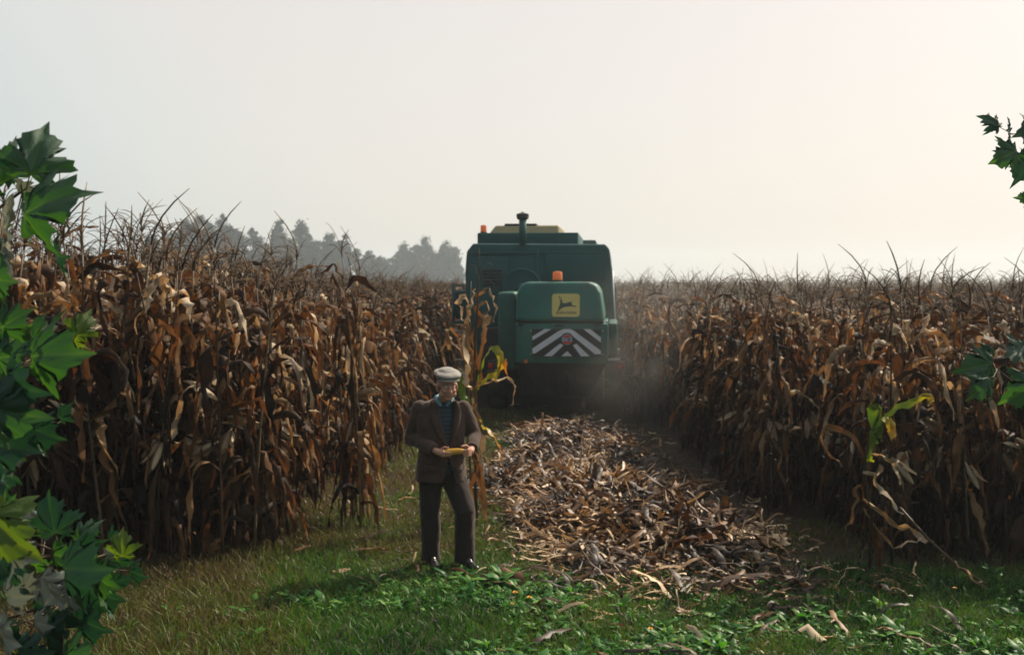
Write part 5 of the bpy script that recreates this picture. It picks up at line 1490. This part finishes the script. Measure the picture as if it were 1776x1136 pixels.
for ex, ey, yy_, z0 in ((1755, 258, YR, 2.35), (1775, 232, YR, 2.5), (1730, 640, 3.42, 1.75), (1800, 350, YR, 2.3), (1800, 640, 3.45, 1.7)):
    a = Vector((2.28, 4.15, z0)); b_ = P(ex, ey, yy_); twig(TRt, a, b_, .006, .002); rn += [a.lerp(b_, f) for f in (.5, .7, .85, 1)]
for i, (px, py, Y, ang, sz, tx, ro, kd) in enumerate(RV):
    base = maple_leaf(TRt, px, py, Y, ang, sz, tx, ro, kd, i + 3); petiole(TRt, min(rn, key=lambda q: (q - base).length), base)
for i in range(50):
    z = rng.uniform(.8, 3.7); a = rng.uniform(0, 6.28); r_ = rng.uniform(.3, .7); base = Vector((2.75 + math.cos(a) * r_, 4.1 + math.sin(a) * r_, z))
    if base.x < .53 * base.y + .06: continue
    maple_leaf(TRt, None, None, base, rng.uniform(60, 240), rng.uniform(.09, .15), rng.uniform(10, 70), rng.uniform(-30, 30), rng.choice(['green', 'dark']), i)
    petiole(TRt, Vector((2.3, 4.15, max(.3, z - .1))).lerp(base, .7), base)

# ------------------------------------------------------------------ haze and dust
def volume_mat(name, density, color, aniso, falloff=None):
    m, n, l = mat(name)
    v = n.new('ShaderNodeVolumePrincipled'); v.inputs['Color'].default_value = (*color, 1); v.inputs['Density'].default_value = density
    v.inputs['Anisotropy'].default_value = aniso
    if falloff:
        co = n.new('ShaderNodeTexCoord'); ln = n.new('ShaderNodeVectorMath'); ln.operation = 'LENGTH'; l.new(co.outputs['Object'], ln.inputs[0])
        mr = n.new('ShaderNodeMapRange'); mr.interpolation_type = 'SMOOTHSTEP'; mr.inputs[1].default_value = 1.0; mr.inputs[2].default_value = .1; mr.inputs[3].default_value = 0; mr.inputs[4].default_value = 1
        l.new(ln.outputs['Value'], mr.inputs[0])
        nz = noise_n(n, l, 2.2, 3, co.outputs['Object'])
        q = ramp(n, [(.38, (0, 0, 0)), (.68, (1, 1, 1))]); l.new(nz, q.inputs[0])
        d = math_n(n, l, 'MULTIPLY', math_n(n, l, 'MULTIPLY', mr.outputs[0], q.outputs[0]), density); l.new(d, v.inputs['Density'])
    o = n.new('ShaderNodeOutputMaterial'); l.new(v.outputs[0], o.inputs['Volume'])
    return m
def boxmesh(name, lo, hi, m):
    V = [(x, y, z) for z in (lo[2], hi[2]) for y in (lo[1], hi[1]) for x in (lo[0], hi[0])]
    return mk(name, V, [(0, 2, 3, 1), (4, 5, 7, 6), (0, 1, 5, 4), (2, 6, 7, 3), (0, 4, 6, 2), (1, 3, 7, 5)], m, smooth=False)
HZ = boxmesh('haze', (-950, -950, -1.2), (950, 950, 27), volume_mat('haze_air', 0.0010, (.82, .93, 1.0), .35))
tag(HZ, kind='stuff')
M_dustv = volume_mat('harvest_dust', .12, (.88, .86, .80), .3, True)
def dustball(c, r_, rz=0):
    bm = bmesh.new(); bmesh.ops.create_icosphere(bm, subdivisions=3, radius=1); me = bpy.data.meshes.new('dust_cloud'); bm.to_mesh(me); bm.free(); me.materials.append(M_dustv)
    o_ = obj_from('dust_cloud', me); o_.location = c; o_.scale = r_; o_.rotation_euler.z = rz; tag(o_, 'pale dust drifting behind and right of the harvester', None, None, 'stuff'); return o_
dustball((3.3, 17.2, 1.2), (3.6, 4.6, 2.1))
d2 = dustball((6.5, 24, 2.2), (7.5, 8.5, 2.6)); d2.data = d2.data.copy(); d2.data.materials[0] = volume_mat('thin_drifting_dust', .060, (.88, .87, .82), .3, True); d2['label'] = 'thin wide veil of dust drifting over the right stand'
